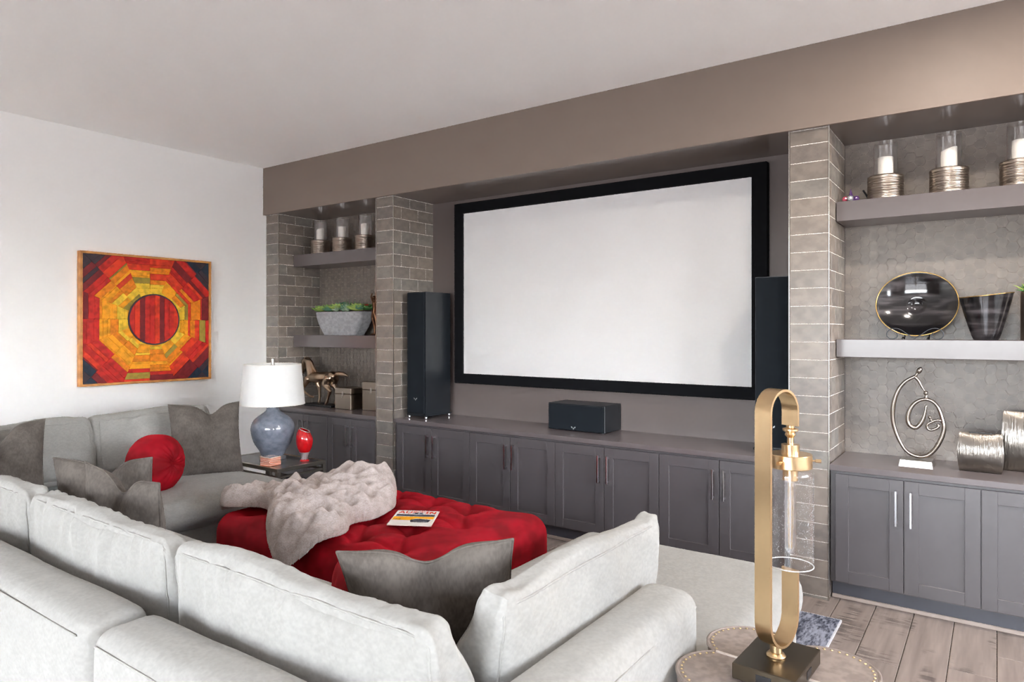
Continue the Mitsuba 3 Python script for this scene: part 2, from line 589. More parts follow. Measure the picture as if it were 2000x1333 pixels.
def cabinet(x0, x1, split, label, group=None, yb=YB, filler=(0, 0)):
    k = thing('base_cabinet', label, 'cabinet', group)
    YD = YP + 0.012
    body = cat(box(x0, x1, YD + 0.021, yb - 0.004, 0.105, ZT - 0.033), box(x0, x1, YD + 0.02, YD + 0.03, 0.69, ZT - 0.033))
    obj('body', body, 'cabinet_paint', k)
    obj('toe_kick', box(x0, x1, YD + 0.075, YD + 0.09, 0.0, 0.106), 'toe_kick_paint', k)
    a, b = x0 + filler[0], x1 - filler[1]
    door(k, a + 0.002, split - 0.002, split - 0.034, YD, 0.115, 0.708)
    door(k, split + 0.002, b - 0.002, split + 0.034, YD, 0.115, 0.708)
    return k


counter(P1[1], P2[0], 'dark taupe countertop in the shelf niche beside the white wall, under the horse figure', YB)
counter(P2[1], P3[0], 'long dark taupe countertop under the projector screen, carrying the black speakers', YB)
counter(P3[1], P4[0], 'dark taupe countertop under the ring sculpture and the hammered silver vases', YB)
bx = [-4.127, -3.318, -2.543, -1.763, -0.970]
bs = [-3.710, -2.931, -2.155, -1.374]
names = ['taupe two-door base cabinet below the left black tower speaker, first from the tiled pillar',
         'taupe two-door base cabinet second from the left pillar, behind the red ottoman',
         'taupe two-door base cabinet directly below the black centre speaker',
         'taupe two-door base cabinet partly hidden by the brass table lamp, last under the screen']
for i in range(4):
    cabinet(bx[i], bx[i + 1], bs[i], names[i], 'base cabinets under the screen', filler=(0.03 if i == 0 else 0, 0.02 if i == 3 else 0))
cabinet(P1[1] + 0.003, -4.984, -5.328, 'taupe two-door base cabinet behind the blue-grey table lamp', 'base cabinets in the niche beside the white wall')
cabinet(-4.984, P2[0] - 0.003, -4.667, 'taupe two-door base cabinet below the two metal boxes, beside the tiled pillar', 'base cabinets in the niche beside the white wall')
cabinet(P3[1] + 0.003, -0.064, -0.398, 'taupe two-door base cabinet under the ring sculpture, with two bright bar handles', 'base cabinets in the niche with the oval plate', filler=(0.026, 0))
cabinet(-0.064, P4[0] - 0.003, 0.27, 'taupe two-door base cabinet at the edge of the photo, right of the ring sculpture cabinet', 'base cabinets in the niche with the oval plate')
for a, b in ((P1[1], P2[0]), (P2[1], P3[0]), (P3[1], P4[0])):
    struct('trim', box(a + 0.001, b - 0.001, YP + 0.078, YP + 0.0875, 0.0, 0.022, 0.003), 'shoe_wood')


def shelf(x0, x1, yf, z0, z1, yb, label):
    solo('floating_shelf', box(x0 + 0.001, x1 - 0.001, yf, yb - 0.004, z0, z1, 0.0015), 'counter_paint', label, 'shelf', 'thick floating shelves in the niches')


shelf(*(P1[1], P2[0]), 4.268, 2.127, 2.242, YB, 'upper thick taupe shelf in the niche by the white wall, holding three candle holders')
shelf(*(P1[1], P2[0]), 4.268, 1.334, 1.449, YB, 'lower thick taupe shelf in the niche by the white wall, holding the succulent planter')
shelf(*(P3[1], P4[0]), 4.298, 2.127, 2.240, YB, 'upper thick taupe shelf holding the three larger-looking candle holders')
shelf(*(P3[1], P4[0]), 4.298, 1.345, 1.446, YB, 'lower thick taupe shelf holding the black oval plate and the black bowl')

# ---------------------------------------------------------------- projector screen
k = thing('projector_screen', 'large white projection screen in a wide black frame on the taupe wall', 'screen')
pbr('black_felt', S(10, 11, 14), 0.9, spec=0.15)
pbr('screen_white', S(230, 231, 231), 0.95, spec=0.05)
xa, xb, za, zb, fw_ = -3.842, -1.207, 1.041, 2.591, 0.095
fr = []
for (a, b, c, d) in ((xa, xb, zb - 0.088, zb), (xa, xb, za, za + 0.084), (xa, xa + fw_, za + 0.08, zb - 0.08), (xb - 0.1, xb, za + 0.08, zb - 0.08)):
    fr.append(box(a, b, 4.54, YB - 0.002, c, d, 0.004))
obj('frame', cat(*fr), 'black_felt', k)
obj('screen_surface', box(xa + 0.08, xb - 0.08, 4.556, 4.58, za + 0.07, zb - 0.07), 'screen_white', k)

# ================================================================ sectional sofa
def seam_tube(path, mat, parent, r=0.0035, closed=False):
    return obj('piping', tube(path, r, 6, closed=closed), mat, parent, smooth=True)


def gathers(amount, at_axis, edge, spread, freq, seed):
    """Pleats running away from a sewn edge: fn(p, q, n) for soft_box; at_axis = (along axis, away axis, sign)."""
    al, aw, sg = at_axis

    def fn(p, q, nrm):
        d = np.abs(edge - sg * p[:, aw])
        s = p[:, al]
        w = meshkit.fbm(np.c_[s * freq, d * 1.5, np.full(len(s), seed * 3.3)], 3, seed) - 0.5
        p = p + nrm * (w * 2 * amount * np.exp(-(d / spread) ** 2) * (1 - np.abs(q[:, al]) ** 6))[:, None]
        return p
    return fn


def back_cushion(parent, c, along, up, size, seed, n=64, gather=0.020, slump=0.015, ear_h=0.010, taper=0.55, pleat=1.0):
    """Loose back cushion with boxed border: local x along the sofa, y up, z = thickness towards the sitter."""
    w, h, t = size

    def fn(p, q, nrm):
        # uneven stuffing and sagging top edge
        p = p.copy()
        lump = meshkit.fbm(np.c_[p[:, 0] * 3.2, p[:, 1] * 3.2, q[:, 2] * 0.6] + 17 * seed, 2, seed) - 0.5
        p += nrm * (lump * 0.035)[:, None]
        top = np.clip(q[:, 1], 0, 1)
        p[:, 1] -= slump * top * (1 - q[:, 0] ** 2) * np.cos(3 * q[:, 0] + seed)
        # corner ears
        p[:, 2] = -t / 2 + (p[:, 2] + t / 2) * (1 - taper * smooth_np(-0.5, 1.0, q[:, 1]))
        ear = np.clip(np.abs(q[:, 0]) - 0.8, 0, 1) * np.clip(q[:, 1] - 0.75, 0, 1) * 20
        p[:, 1] += ear * ear_h
        d = h / 2 - p[:, 1]
        w1 = meshkit.fbm(np.c_[p[:, 0] * 30, d * 2.5, q[:, 2] * 0.7 + seed * 3.3], 2, seed) - 0.5
        w2 = meshkit.fbm(np.c_[p[:, 0] * 13 + d * 4, d * 3.0, q[:, 2] + seed * 1.3], 2, seed + 5) - 0.5
        env = np.exp(-(d / 0.10) ** 2) * (0.35 + 0.65 * meshkit.noise(np.c_[p[:, 0] * 3, p[:, 2] * 0, p[:, 2] * 0 + seed], seed))
        env2 = np.exp(-(d / 0.24) ** 2)
        p += nrm * ((w1 * 2 * gather * env + w2 * 2 * 0.012 * env2) * (0.25 + 0.75 * np.abs(nrm[:, 2])))[:, None]
        rp = np.random.default_rng(seed)
        for _ in range(int(w * 16)):
            xi, am, ln, le, wd = rp.uniform(-0.46, 0.46) * w, rp.uniform(0.002, 0.011), rp.uniform(-0.35, 0.35), rp.uniform(0.05, 0.15), rp.uniform(0.007, 0.014)
            p += nrm * (pleat * am * np.exp(-((p[:, 0] - xi - ln * d) / (wd + 0.05 * np.clip(d, 0, 1))) ** 2) * np.exp(-(np.clip(d - 0.03, 0, 1) / le) ** 2) * nrm[:, 2] ** 2)[:, None]
        e = w / 2 - np.abs(p[:, 0])
        w3 = meshkit.fbm(np.c_[p[:, 1] * 26, e * 3, q[:, 2] + seed * 2.1], 2, seed + 9) - 0.5
        p += nrm * (w3 * 2 * 0.007 * np.exp(-(e / 0.08) ** 2))[:, None]
        return p
    m = soft_box((w, h, t), 0.055, n=n, bulge=(0.012, 0.02, 0.045), fn=fn)
    k = obj('back_cushion', place(m, c, along, up), 'sofa_fabric', parent, smooth=True)
    # sewn seams around the front and the rear panel
    from scipy.spatial import cKDTree
    tree = cKDTree(m.vertices)
    for s in (-1, 1):
        ring = []
        for a in np.linspace(0, 2 * np.pi, 120, endpoint=False):
            ca, sa = np.cos(a), np.sin(a)
            sc = 1 / max(abs(ca), abs(sa))
            x, y = ca * sc * (w / 2 - 0.012), sa * sc * (h / 2 - 0.012)
            ring.append([x, y, s * (t / 2 - 0.012)])
        ring = np.array(ring)
        # snap to the cushion's surface
        d, i = tree.query(ring, k=6)
        ring = m.vertices[i].mean(1)
        ring = np.array([(np.roll(ring, 1, 0) + ring * 2 + np.roll(ring, -1, 0)) / 4][0])
        mm = tube(ring, 0.0035, 5, closed=True, up=[0, 0, 1.0])
        obj('piping', place(mm, c, along, up), 'sofa_fabric', k, smooth=True)
    return k


def block(name, parent, x0, x1, y0, y1, z0, z1, r=0.03, n=30, bulge=(0.006, 0.006, 0.006), wr=0.006, seed=1, freq=4.0, fn=None):
    m = soft_box((x1 - x0, y1 - y0, z1 - z0), r, n=n, bulge=bulge, wrinkle=wr, seed=seed, freq=freq, fn=fn)
    m.apply_translation([(x0 + x1) / 2, (y0 + y1) / 2, (z0 + z1) / 2])
    return obj(name, m, 'sofa_fabric', parent, smooth=True)


pbr('sofa_leg', S(40, 34, 30), 0.4)


def feet(parent, pts):
    for x, y in pts:
        on_rug = -3.95 < x < -0.6 and y > 1.9
        obj('foot', box(x - 0.03, x + 0.03, y - 0.03, y + 0.03, 0.0135 if on_rug else 0.0005, 0.062, 0.004), 'sofa_leg', parent)


# --- section along the white wall
A = thing('sectional_sofa', 'pale grey sofa section with its back to the white wall, beside the blue-grey lamp', 'sofa', 'sections of the pale grey sectional sofa')
block('base', A, -5.15, -3.99, 1.96, 2.96, 0.06, 0.30, r=0.03, seed=3)
block('backrest', A, -5.38, -5.16, 0.84, 2.97, 0.06, 0.72, r=0.05, seed=4)
block('seat_cushion', A, -5.15, -3.93, 2.005, 2.972, 0.285, 0.475, r=0.09, n=46, bulge=(0.03, 0.03, 0.02), wr=0.014, seed=5, freq=2.5)
for i, (y0, y1) in enumerate(((1.36, 2.13), (2.13, 2.985))):
    back_cushion(A, (-5.03, (y0 + y1) / 2, 0.702), [0, 1, 0], [-0.16, 0, 1], (y1 - y0 - 0.012, 0.41, 0.21), 20 + i, taper=0.2, gather=0.01, pleat=0.4)
feet(A, [(-5.25, 1.5), (-5.25, 2.9), (-4.05, 2.9), (-4.05, 2.05)])

# --- section with its back to the camera, left part
B = thing('sectional_sofa', 'pale grey sofa section seen from behind, nearest the bright lower left corner', 'sofa', 'sections of the pale grey sectional sofa')


def frame_back(parent, x0, x1, seed):
    def fn(p, q, nrm):
        return p
    block('backrest', parent, x0, x1, 0.845, 1.045, 0.06, 0.685, r=0.06, n=56, bulge=(0.004, 0.01, 0.008), wr=0.006, seed=seed, freq=3)
    obj('piping', tube([[x0 + 0.05, 0.8475, 0.646], [(x0 + x1) / 2, 0.844, 0.648], [x1 - 0.05, 0.8475, 0.646]], 0.003, 6), 'sofa_fabric', parent, smooth=True)


frame_back(B, -5.14, -2.045, 7)
block('base', B, -5.13, -2.045, 1.03, 1.90, 0.06, 0.30, seed=8)
block('seat_cushion', B, -5.1, -3.96, 1.08, 1.92, 0.285, 0.435, r=0.07, n=34, bulge=(0.01, 0.02, 0.02), wr=0.01, seed=19, freq=3)
block('seat_cushion', B, -3.95, -2.99, 1.08, 1.93, 0.285, 0.445, r=0.07, n=34, bulge=(0.01, 0.02, 0.02), wr=0.01, seed=9, freq=3)
block('seat_cushion', B, -2.985, -2.05, 1.08, 1.93, 0.285, 0.445, r=0.07, n=34, bulge=(0.01, 0.02, 0.02), wr=0.01, seed=10, freq=3)
UPB = [0, -0.05, 1]
back_cushion(B, (-4.62, 1.22, 0.655), [-1, 0, 0], UPB, (0.72, 0.39, 0.215), 30, n=60)
back_cushion(B, (-3.71, 1.215, 0.650), [-1, 0, 0], UPB, (1.045, 0.39, 0.215), 31, n=90)
back_cushion(B, (-2.63, 1.215, 0.650), [-1, 0, 0], UPB, (1.045, 0.39, 0.215), 32, n=130)
feet(B, [(-5.05, 0.95), (-3.85, 0.95), (-2.12, 0.95), (-2.12, 1.82)])

# --- right part with the chaise
Cc = thing('sectional_sofa', 'pale grey sofa section ending in the open chaise seat beside the brass table lamp', 'sofa', 'sections of the pale grey sectional sofa')
frame_back(Cc, -2.03, -0.76, 12)
block('side_backrest', Cc, -0.945, -0.755, 0.99, 2.085, 0.06, 0.69, r=0.055, n=56, bulge=(0.01, 0.012, 0.008), wr=0.006, seed=13, freq=3)
obj('piping', tube([[-0.762, 1.02, 0.640], [-0.752, 1.5, 0.646], [-0.762, 2.06, 0.640]], 0.003, 6), 'sofa_fabric', Cc, smooth=True)
block('base', Cc, -2.028, -0.78, 1.03, 1.92, 0.06, 0.30, seed=14)
block('chaise_base', Cc, -1.74, -0.70, 1.90, 3.12, 0.06, 0.31, r=0.05, seed=15)
block('seat_cushion', Cc, -2.025, -1.755, 1.08, 1.93, 0.285, 0.440, r=0.06, n=26, bulge=(0.0, 0.02, 0.015), wr=0.008, seed=16, freq=3)


def chaise_fn(p, q, nrm):
    # open part bulges past the arm, rounded far corners
    p = p.copy()
    return p


block('chaise_cushion', Cc, -1.75, -0.95, 1.08, 2.10, 0.285, 0.46, r=0.06, n=34, bulge=(0.0, 0.0, 0.015), wr=0.006, seed=17, freq=3)
block('chaise_end_cushion', Cc, -1.77, -0.68, 2.095, 3.17, 0.25, 0.462, r=0.085, n=44, bulge=(0.02, 0.03, 0.012), wr=0.006, seed=18, freq=3)
back_cushion(Cc, (-1.53, 1.21, 0.647), [-1, 0, 0], UPB, (1.07, 0.385, 0.215), 33, n=150)
back_cushion(Cc, (-1.075, 1.775, 0.645), [0, -1, 0], [0.10, 0, 1], (0.94, 0.42, 0.215), 34, n=110, gather=0.003, ear_h=0.03, taper=0.6, pleat=0.15)
feet(Cc, [(-0.83, 2.0), (-0.78, 3.03), (-1.66, 3.03), (-0.84, 0.93)])


# ================================================================ throw pillows
def pillow_mesh(W, Hh, Tk, seed, chop=0.0, chop_x=0.0, n=56):
    """Knife-edge throw pillow; chop pushes a V into the top edge."""
    u = np.linspace(-1, 1, n)
    u = np.sign(u) * (1 - (1 - np.abs(u)) ** 1.4)
    U, V = np.meshgrid(u, u, indexing='ij')
    k = 0.07
    X = W / 2 * U * (1 - k * (1 - V ** 2) * np.abs(U) ** 3)
    Y = Hh / 2 * V * (1 - k * (1 - U ** 2) * np.abs(V) ** 3)
    prof = lambda a: np.clip(1 - np.abs(a) ** 2.6, 0, 1) ** 0.62
    th = Tk / 2 * prof(U) * prof(V)
    g = np.exp(-((U - chop_x) / 0.30) ** 2) * smooth_np(-0.25, 1.0, V)
    ridge = np.exp(-((U - chop_x) / 0.07) ** 2) * smooth_np(-0.3, 0.9, V)
    Y = Y - chop * Hh * g
    th = th * (1 - 0.55 * g * (chop > 0)) 
    out = []
    for s in (-1, 1):
        P = np.stack([X, Y, s * th], -1).reshape(-1, 3)
        nz = meshkit.fbm(np.c_[P[:, 0] * 7, P[:, 1] * 7, np.full(len(P), s * 2.0 + seed)], 3, seed) - 0.5
        cr = meshkit.fbm(np.c_[P[:, 0] * 22 + P[:, 1] * 12, P[:, 1] * 4, np.full(len(P), s + seed)], 2, seed + 3) - 0.5
        env = (prof(U) * prof(V)).ravel() ** 0.6
        P[:, 2] += s * env * (0.020 * nz + 0.008 * cr) - 0.022 * s * (ridge * (chop > 0)).ravel() * env
        out.append(P)
    idx = np.arange(n * n).reshape(n, n)
    q = np.stack([idx[:-1, :-1], idx[1:, :-1], idx[1:, 1:], idx[:-1, 1:]], -1).reshape(-1, 4)
    f0 = np.vstack([q[:, [0, 1, 2]], q[:, [0, 2, 3]]])
    v = np.vstack(out)
    f = np.vstack([f0[:, ::-1], f0 + n * n])
    m = trimesh.Trimesh(v, f, process=False)
    edge = np.r_[idx[:, 0], idx[-1, 1:], idx[-2::-1, -1], idx[0, -2:0:-1]]
    return m, (out[0][edge] + out[1][edge]) / 2


def pillow(c, a, up, size, seed, label, chop=0.0, chop_x=0.0, mat='pillow_fabric', group='grey throw pillows'):
    k = thing('throw_pillow', label, 'pillow', group)
    m, edge = pillow_mesh(*size, seed, chop, chop_x)
    obj('cover', place(m, c, a, up), mat, k, smooth=True)
    obj('piping', place(tube(edge, 0.004, 6, closed=True, up=[0, 0, 1.0]), c, a, up), mat, k, smooth=True)
    return k


pillow((-4.62, 2.72, 0.715), [0.30, 0.95, -0.02], [-0.30, 0.10, 1], (0.48, 0.53, 0.19), 41, 'large grey throw pillow right of the red round pillow, near the blue-grey lamp', 0.13, 0.15)
pillow((-4.70, 1.49, 0.70), [0.30, 0.95, 0.0], [-0.30, 0.0, 1], (0.46, 0.54, 0.20), 42, 'grey throw pillow at the left edge of the photo with one tall pointed corner', 0.2, 0.0)
pillow((-3.25, 1.44, 0.70), [0.80, 0.60, 0.0], [0.0, -0.16, 1], (0.43, 0.47, 0.16), 43, 'grey throw pillow behind another, leaning on the row of pale back cushions', 0.14, 0.05)
pillow((-2.93, 1.375, 0.695), [0.95, 0.24, -0.13], [0.05, -0.20, 1], (0.42, 0.47, 0.18), 44, 'grey throw pillow in front of another, right above the seam of the pale back cushions', 0.16, 0.0)
pillow((-1.375, 1.525, 0.675), [0.80, 0.62, 0.06], [0.25, -0.40, 1], (0.50, 0.47, 0.19), 45, 'wide grey throw pillow with a creased middle in front of the red ottoman', 0.10, 0.0)


def round_pillow(c, axis, R, Tk, label):
    """Round velvet pillow with radial pleats and a covered button on each face."""
    k = thing('round_pillow', label, 'pillow', 'round red velvet pillows')
    nr, na = 26, 120
    out = []
    a = np.linspace(0, 2 * np.pi, na, endpoint=False)
    t = np.linspace(0, 1, nr)
    for s in (1, -1):
        rr, aa = np.meshgrid(t, a, indexing='ij')
        r = np.sin(rr * np.pi / 2) * R
        z = Tk / 2 * (np.cos(rr * np.pi / 2) ** 0.7)
        z -= 0.035 * np.exp(-(r / 0.03) ** 2)
        pl = np.sin(aa * 14 + 1.5 * np.sin(aa * 3)) * 0.004 * np.exp(-((r - 0.06) / 0.08) ** 2)
        z = z + pl
        out.append(np.stack([r * np.cos(aa), r * np.sin(aa), s * z], -1).reshape(-1, 3))
    idx = np.arange(nr * na).reshape(nr, na)
    f = []
    q = np.stack([idx[:-1], idx[1:], np.roll(idx[1:], -1, 1), np.roll(idx[:-1], -1, 1)], -1).reshape(-1, 4)
    f0 = np.vstack([q[:, [0, 1, 2]], q[:, [0, 2, 3]]])
    m = trimesh.Trimesh(np.vstack(out), np.vstack([f0, f0[:, ::-1] + nr * na]), process=False)
    m.merge_vertices(digits_vertex=5)
    m.update_faces(m.nondegenerate_faces())
    axis = np.array(axis, float) / np.linalg.norm(axis)
    a1 = np.cross(axis, [0, 0, 1.0])
    up = np.cross(a1, axis) * -1
    a1 = np.cross([0, 0, 1.0], axis)
    up = np.cross(axis, a1)
    obj('cover', place(m, c, a1, up), 'red_velvet', k, smooth=True)
    for s in (1, -1):
        b = trimesh.creation.icosphere(3, 0.014)
        b.vertices[:, 2] *= 0.5
        b.apply_translation([0, 0, s * (Tk / 2 - 0.032)])
        obj('button', place(b, c, a1, up), 'red_velvet', k, smooth=True)


round_pillow((-4.39, 2.24, 0.645), [0.80, 0.35, 0.05], 0.185, 0.29, 'round red velvet pillow against the large grey pillow on the section by the white wall')
round_pillow((-1.64, 1.50, 0.625), [0.55, 0.8, 0.25], 0.165, 0.18, 'red round pillow peeking out behind the wide grey pillow in front of the ottoman')


# ================================================================ tufted ottoman
def ottoman():
    k = thing('ottoman', 'large button-tufted red velvet ottoman in the middle of the sofa', 'ottoman')
    x0, x1, y0, y1, zt = -3.66, -2.04, 2.17, 3.28, 0.465
    bx = [(x0 + 0.19 + i * 0.285 + (0.1425 if j % 2 else 0), y0 + 0.17 + j * 0.235) for j in range(5) for i in range(5 if j % 2 == 0 else 4)]
    bx = [b for b in bx if b[0] < x1 - 0.08]

    def fn(p, q, nrm):
        X, Y = p[:, 0] + (x0 + x1) / 2, p[:, 1] + (y0 + y1) / 2
        top = np.clip(nrm[:, 2], 0, 1)
        dip = np.zeros(len(p))
        for a, b in bx:
            d = np.hypot(X - a, Y - b)
            dip += 0.055 * np.exp(-(d / 0.035) ** 2) + 0.035 * np.exp(-(d / 0.09) ** 2)
        # folds on the diagonals between buttons
        for a, b in bx:
            for a2, b2 in bx:
                if (a2 > a) and 0.1 < math.hypot(a2 - a, b2 - b) < 0.30:
                    ex, ey = a2 - a, b2 - b
                    L = math.hypot(ex, ey)
                    t = ((X - a) * ex + (Y - b) * ey) / L ** 2
                    d = np.abs((X - a) * -ey + (Y - b) * ex) / L
                    dip += 0.014 * np.exp(-(d / 0.013) ** 2) * smooth_np(-0.02, 0.1, t) * smooth_np(-0.02, 0.1, 1 - t)
        p = p.copy()
        p[:, 2] -= dip * top
        w = meshkit.fbm(np.c_[p[:, 0] * 9, p[:, 1] * 9, p[:, 2] * 3], 3, 5) - 0.5
        p += nrm * (0.010 * w)[:, None]
        return p
    m = soft_box((x1 - x0, y1 - y0, zt - 0.13), 0.11, n=150, bulge=(0.02, 0.02, 0.02), fn=fn)
    m.apply_translation([(x0 + x1) / 2, (y0 + y1) / 2, (zt + 0.13) / 2])
    obj('cushion', m, 'red_velvet', k, smooth=True)
    b = soft_box((x1 - x0 - 0.05, y1 - y0 - 0.05, 0.12), 0.02, n=30)
    b.apply_translation([(x0 + x1) / 2, (y0 + y1) / 2, 0.11])
    obj('base', b, 'red_velvet', k, smooth=True)
    for a, c in bx:
        s = trimesh.creation.icosphere(2, 0.015)
        s.vertices[:, 2] *= 0.5
        s.apply_translation([a, c, zt - 0.055])
        obj('button', s, 'red_velvet', k, smooth=True)
    feet(k, [(x0 + 0.1, y0 + 0.1), (x1 - 0.1, y0 + 0.1), (x0 + 0.1, y1 - 0.1), (x1 - 0.1, y1 - 0.1)])


ottoman()


# ================================================================ fur throw
def fur_throw():
    from shapely.geometry import Polygon, Point
    import shapely
    x0, x1, y0, y1, zt = -3.68, -2.02, 2.15, 3.30, 0.490
    out = spline([(-3.80, 2.40, 0), (-3.66, 2.54, 0), (-3.54, 2.78, 0), (-3.42, 2.98, 0), (-3.24, 3.10, 0), (-3.06, 3.06, 0), (-2.92, 2.92, 0), (-2.79, 2.78, 0), (-2.73, 2.64, 0), (-2.71, 2.52, 0), (-2.73, 2.42, 0), (-2.64, 2.30, 0), (-2.64, 2.18, 0), (-2.74, 2.10, 0),
                  (-2.83, 2.07, 0), (-2.94, 2.08, 0), (-3.10, 2.15, 0), (-3.22, 2.25, 0), (-3.38, 2.33, 0), (-3.50, 2.28, 0), (-3.60, 2.22, 0), (-3.72, 2.28, 0)], 200, closed=True)[:, :2]
    g = Polygon(out).buffer(0)
    st = 0.0045
    gx, gy = np.arange(-3.86, -2.58, st), np.arange(2.02, 3.16, st)
    X, Y = np.meshgrid(gx, gy, indexing='ij')
    pts = shapely.points(X.ravel(), Y.ravel())
    inside = shapely.contains(g, pts).reshape(X.shape)
    e = shapely.distance(g.exterior, pts).reshape(X.shape)
    dx = np.maximum(np.maximum(x0 + 0.06 - X, X - x1 + 0.06), 0)
    dy = np.maximum(np.maximum(y0 + 0.06 - Y, Y - y1 + 0.06), 0)
    d = np.hypot(dx, dy)
    h0 = zt - np.where(d < 0.07, d ** 2 * 5, 0.0245 + (d - 0.07) * 1.9)
    h0 = np.where(dx > 0, np.maximum(h0, zt - 0.05), h0)
    puff = np.clip(e / 0.045, 0, 1)
    puff = np.sqrt(1 - (1 - puff) ** 2)
    # broad folds running along the throw, with puckers on them
    s1 = (X + 3.2) * 0.75 + (Y - 2.6) * 0.66            # along
    s2 = (Y - 2.6) * 0.75 - (X + 3.2) * 0.66            # across
    wv = meshkit.fbm(np.stack([s1 * 2.2, s2 * 2.2, s1 * 0 + 2], -1), 2, 4) - 0.5
    f1 = np.abs(np.sin(s2 * 17 + wv * 7))
    pk = meshkit.noise(np.stack([s1 * 15 + wv * 2, s2 * 24, s1 * 0 + 8], -1), 6)
    pk2 = meshkit.noise(np.stack([s1 * 30, s2 * 34, s1 * 0 + 3], -1), 7)
    hump = 0.10 * np.exp(-(((X + 3.22) / 0.20) ** 2 + ((Y - 2.93) / 0.14) ** 2)) + 0.035 * np.exp(-(((X + 3.0) / 0.3) ** 2 + ((Y - 2.55) / 0.3) ** 2))
    top = h0 + 0.004 + puff * (0.014 + 0.046 * f1 ** 0.7 + 0.056 * pk ** 1.3 + 0.022 * pk2 + hump)
    idx = -np.ones(X.shape, int)
    idx[inside] = np.arange(inside.sum())
    q = np.stack([idx[:-1, :-1], idx[1:, :-1], idx[1:, 1:], idx[:-1, 1:]], -1).reshape(-1, 4)
    q = q[(q >= 0).all(1)]
    f0 = np.vstack([q[:, [0, 1, 2]], q[:, [0, 2, 3]]])
    n = inside.sum()
    P, Q = np.c_[X[inside], Y[inside], top[inside]], np.c_[X[inside], Y[inside], h0[inside]]
    ed = np.vstack([q[:, [0, 1]], q[:, [1, 2]], q[:, [2, 3]], q[:, [3, 0]]])
    key = {}
    for a_, b_ in ed:
        key[(a_, b_)] = 1
    rim = [(a_, b_) for a_, b_ in key if (b_, a_) not in key]
    side = [t for a_, b_ in rim for t in ((b_, a_, a_ + n), (b_, a_ + n, b_ + n))]
    m = trimesh.Trimesh(np.vstack([P, Q]), np.vstack([f0, f0[:, ::-1] + n, np.array(side)]), process=False)
    trimesh.smoothing.filter_taubin(m, iterations=6)
    solo('fur_throw', m, 'fur', 'rumpled beige faux-fur throw draped over the end of the red ottoman', 'blanket', smooth=True)


fur_throw()

# ================================================================ accent table with the brass lamp
pbr('leather', mottled(S(112, 101, 94), S(126, 114, 106), 60, 1.3, 3), 0.5, spec=0.4)
pbr('brass', S(218, 188, 146), 0.26, 1.0)
pbr('brass_nail', S(226, 205, 160), 0.2, 1.0)
pbr('bronze_slab', S(92, 84, 72), 0.30, 1.0)
pbr('black_plastic', S(16, 16, 18), 0.35)
pbr('cord', S(150, 138, 129), 0.5)
TZ = 0.55


def quatrefoil(c, R, r, rot):
    from shapely.geometry import Point
    from shapely.ops import unary_union
    g = unary_union([Point(c[0] + R * math.cos(rot + i * math.pi / 2), c[1] + R * math.sin(rot + i * math.pi / 2)).buffer(r, 32) for i in range(4)] + [Point(*c).buffer(R * 0.9, 32)])
    return g


def accent_table():
    k = thing('accent_table', 'clover-shaped beige leather side table edged with brass nailheads, under the brass lamp', 'table')
    c, R, r, rot = (-0.50, 1.98), 0.15, 0.130, math.radians(41)
    g = quatrefoil(c, R, r, rot)
    top = trimesh.creation.extrude_polygon(g, 0.03, engine='earcut')
    top.apply_translation([0, 0, TZ - 0.03])
    obj('top', top, 'leather', k)
    ap = trimesh.creation.extrude_polygon(g.buffer(-0.012), 0.09, engine='earcut')
    ap.apply_translation([0, 0, TZ - 0.12])
    obj('apron', ap, 'leather', k)
    # piped rim and seams between the lobes
    ring = np.array(g.exterior.coords)[:-1]
    obj('piping', tube(np.c_[ring, np.full(len(ring), TZ - 0.002)], 0.005, 6, closed=True), 'leather', k, smooth=True)
    for i in range(4):
        a = rot + math.pi / 4 + i * math.pi / 2
        p0 = np.array(c) + 0.015 * np.array([math.cos(a), math.sin(a)])
        p1 = np.array(c) + (R * 1.17) * np.array([math.cos(a), math.sin(a)])
        obj('welt', tube([[*p0, TZ], [*(p0 + p1) / 2, TZ + 0.0005], [*p1, TZ]], [0.004, 0.005, 0.005], 8), 'cord', k, smooth=True)
    inner = g.buffer(-0.013).exterior
    n = int(inner.length / 0.0205)
    ball = trimesh.creation.icosphere(1, 0.0037)
    ball.vertices[:, 2] *= 0.6
    ply = mikit.ply(ball, 'brass_nail', True)
    for i in range(n):
        p = inner.interpolate((i + 0.5) / n, normalized=True)
        obj('nailhead', ply, 'brass_nail', k, to_world=T().translate([p.x, p.y, TZ + 0.0012]))
    for i in range(4):
        a = rot + i * math.pi / 2
        x, y = c[0] + 0.15 * math.cos(a), c[1] + 0.15 * math.sin(a)
        obj('leg', tube([[x, y, TZ - 0.1], [x * 0.9 + c[0] * 0.1, y * 0.9 + c[1] * 0.1, 0.25], [x, y, 0.0]], [0.022, 0.018, 0.014], 12), 'sofa_leg', k, smooth=True)


accent_table()


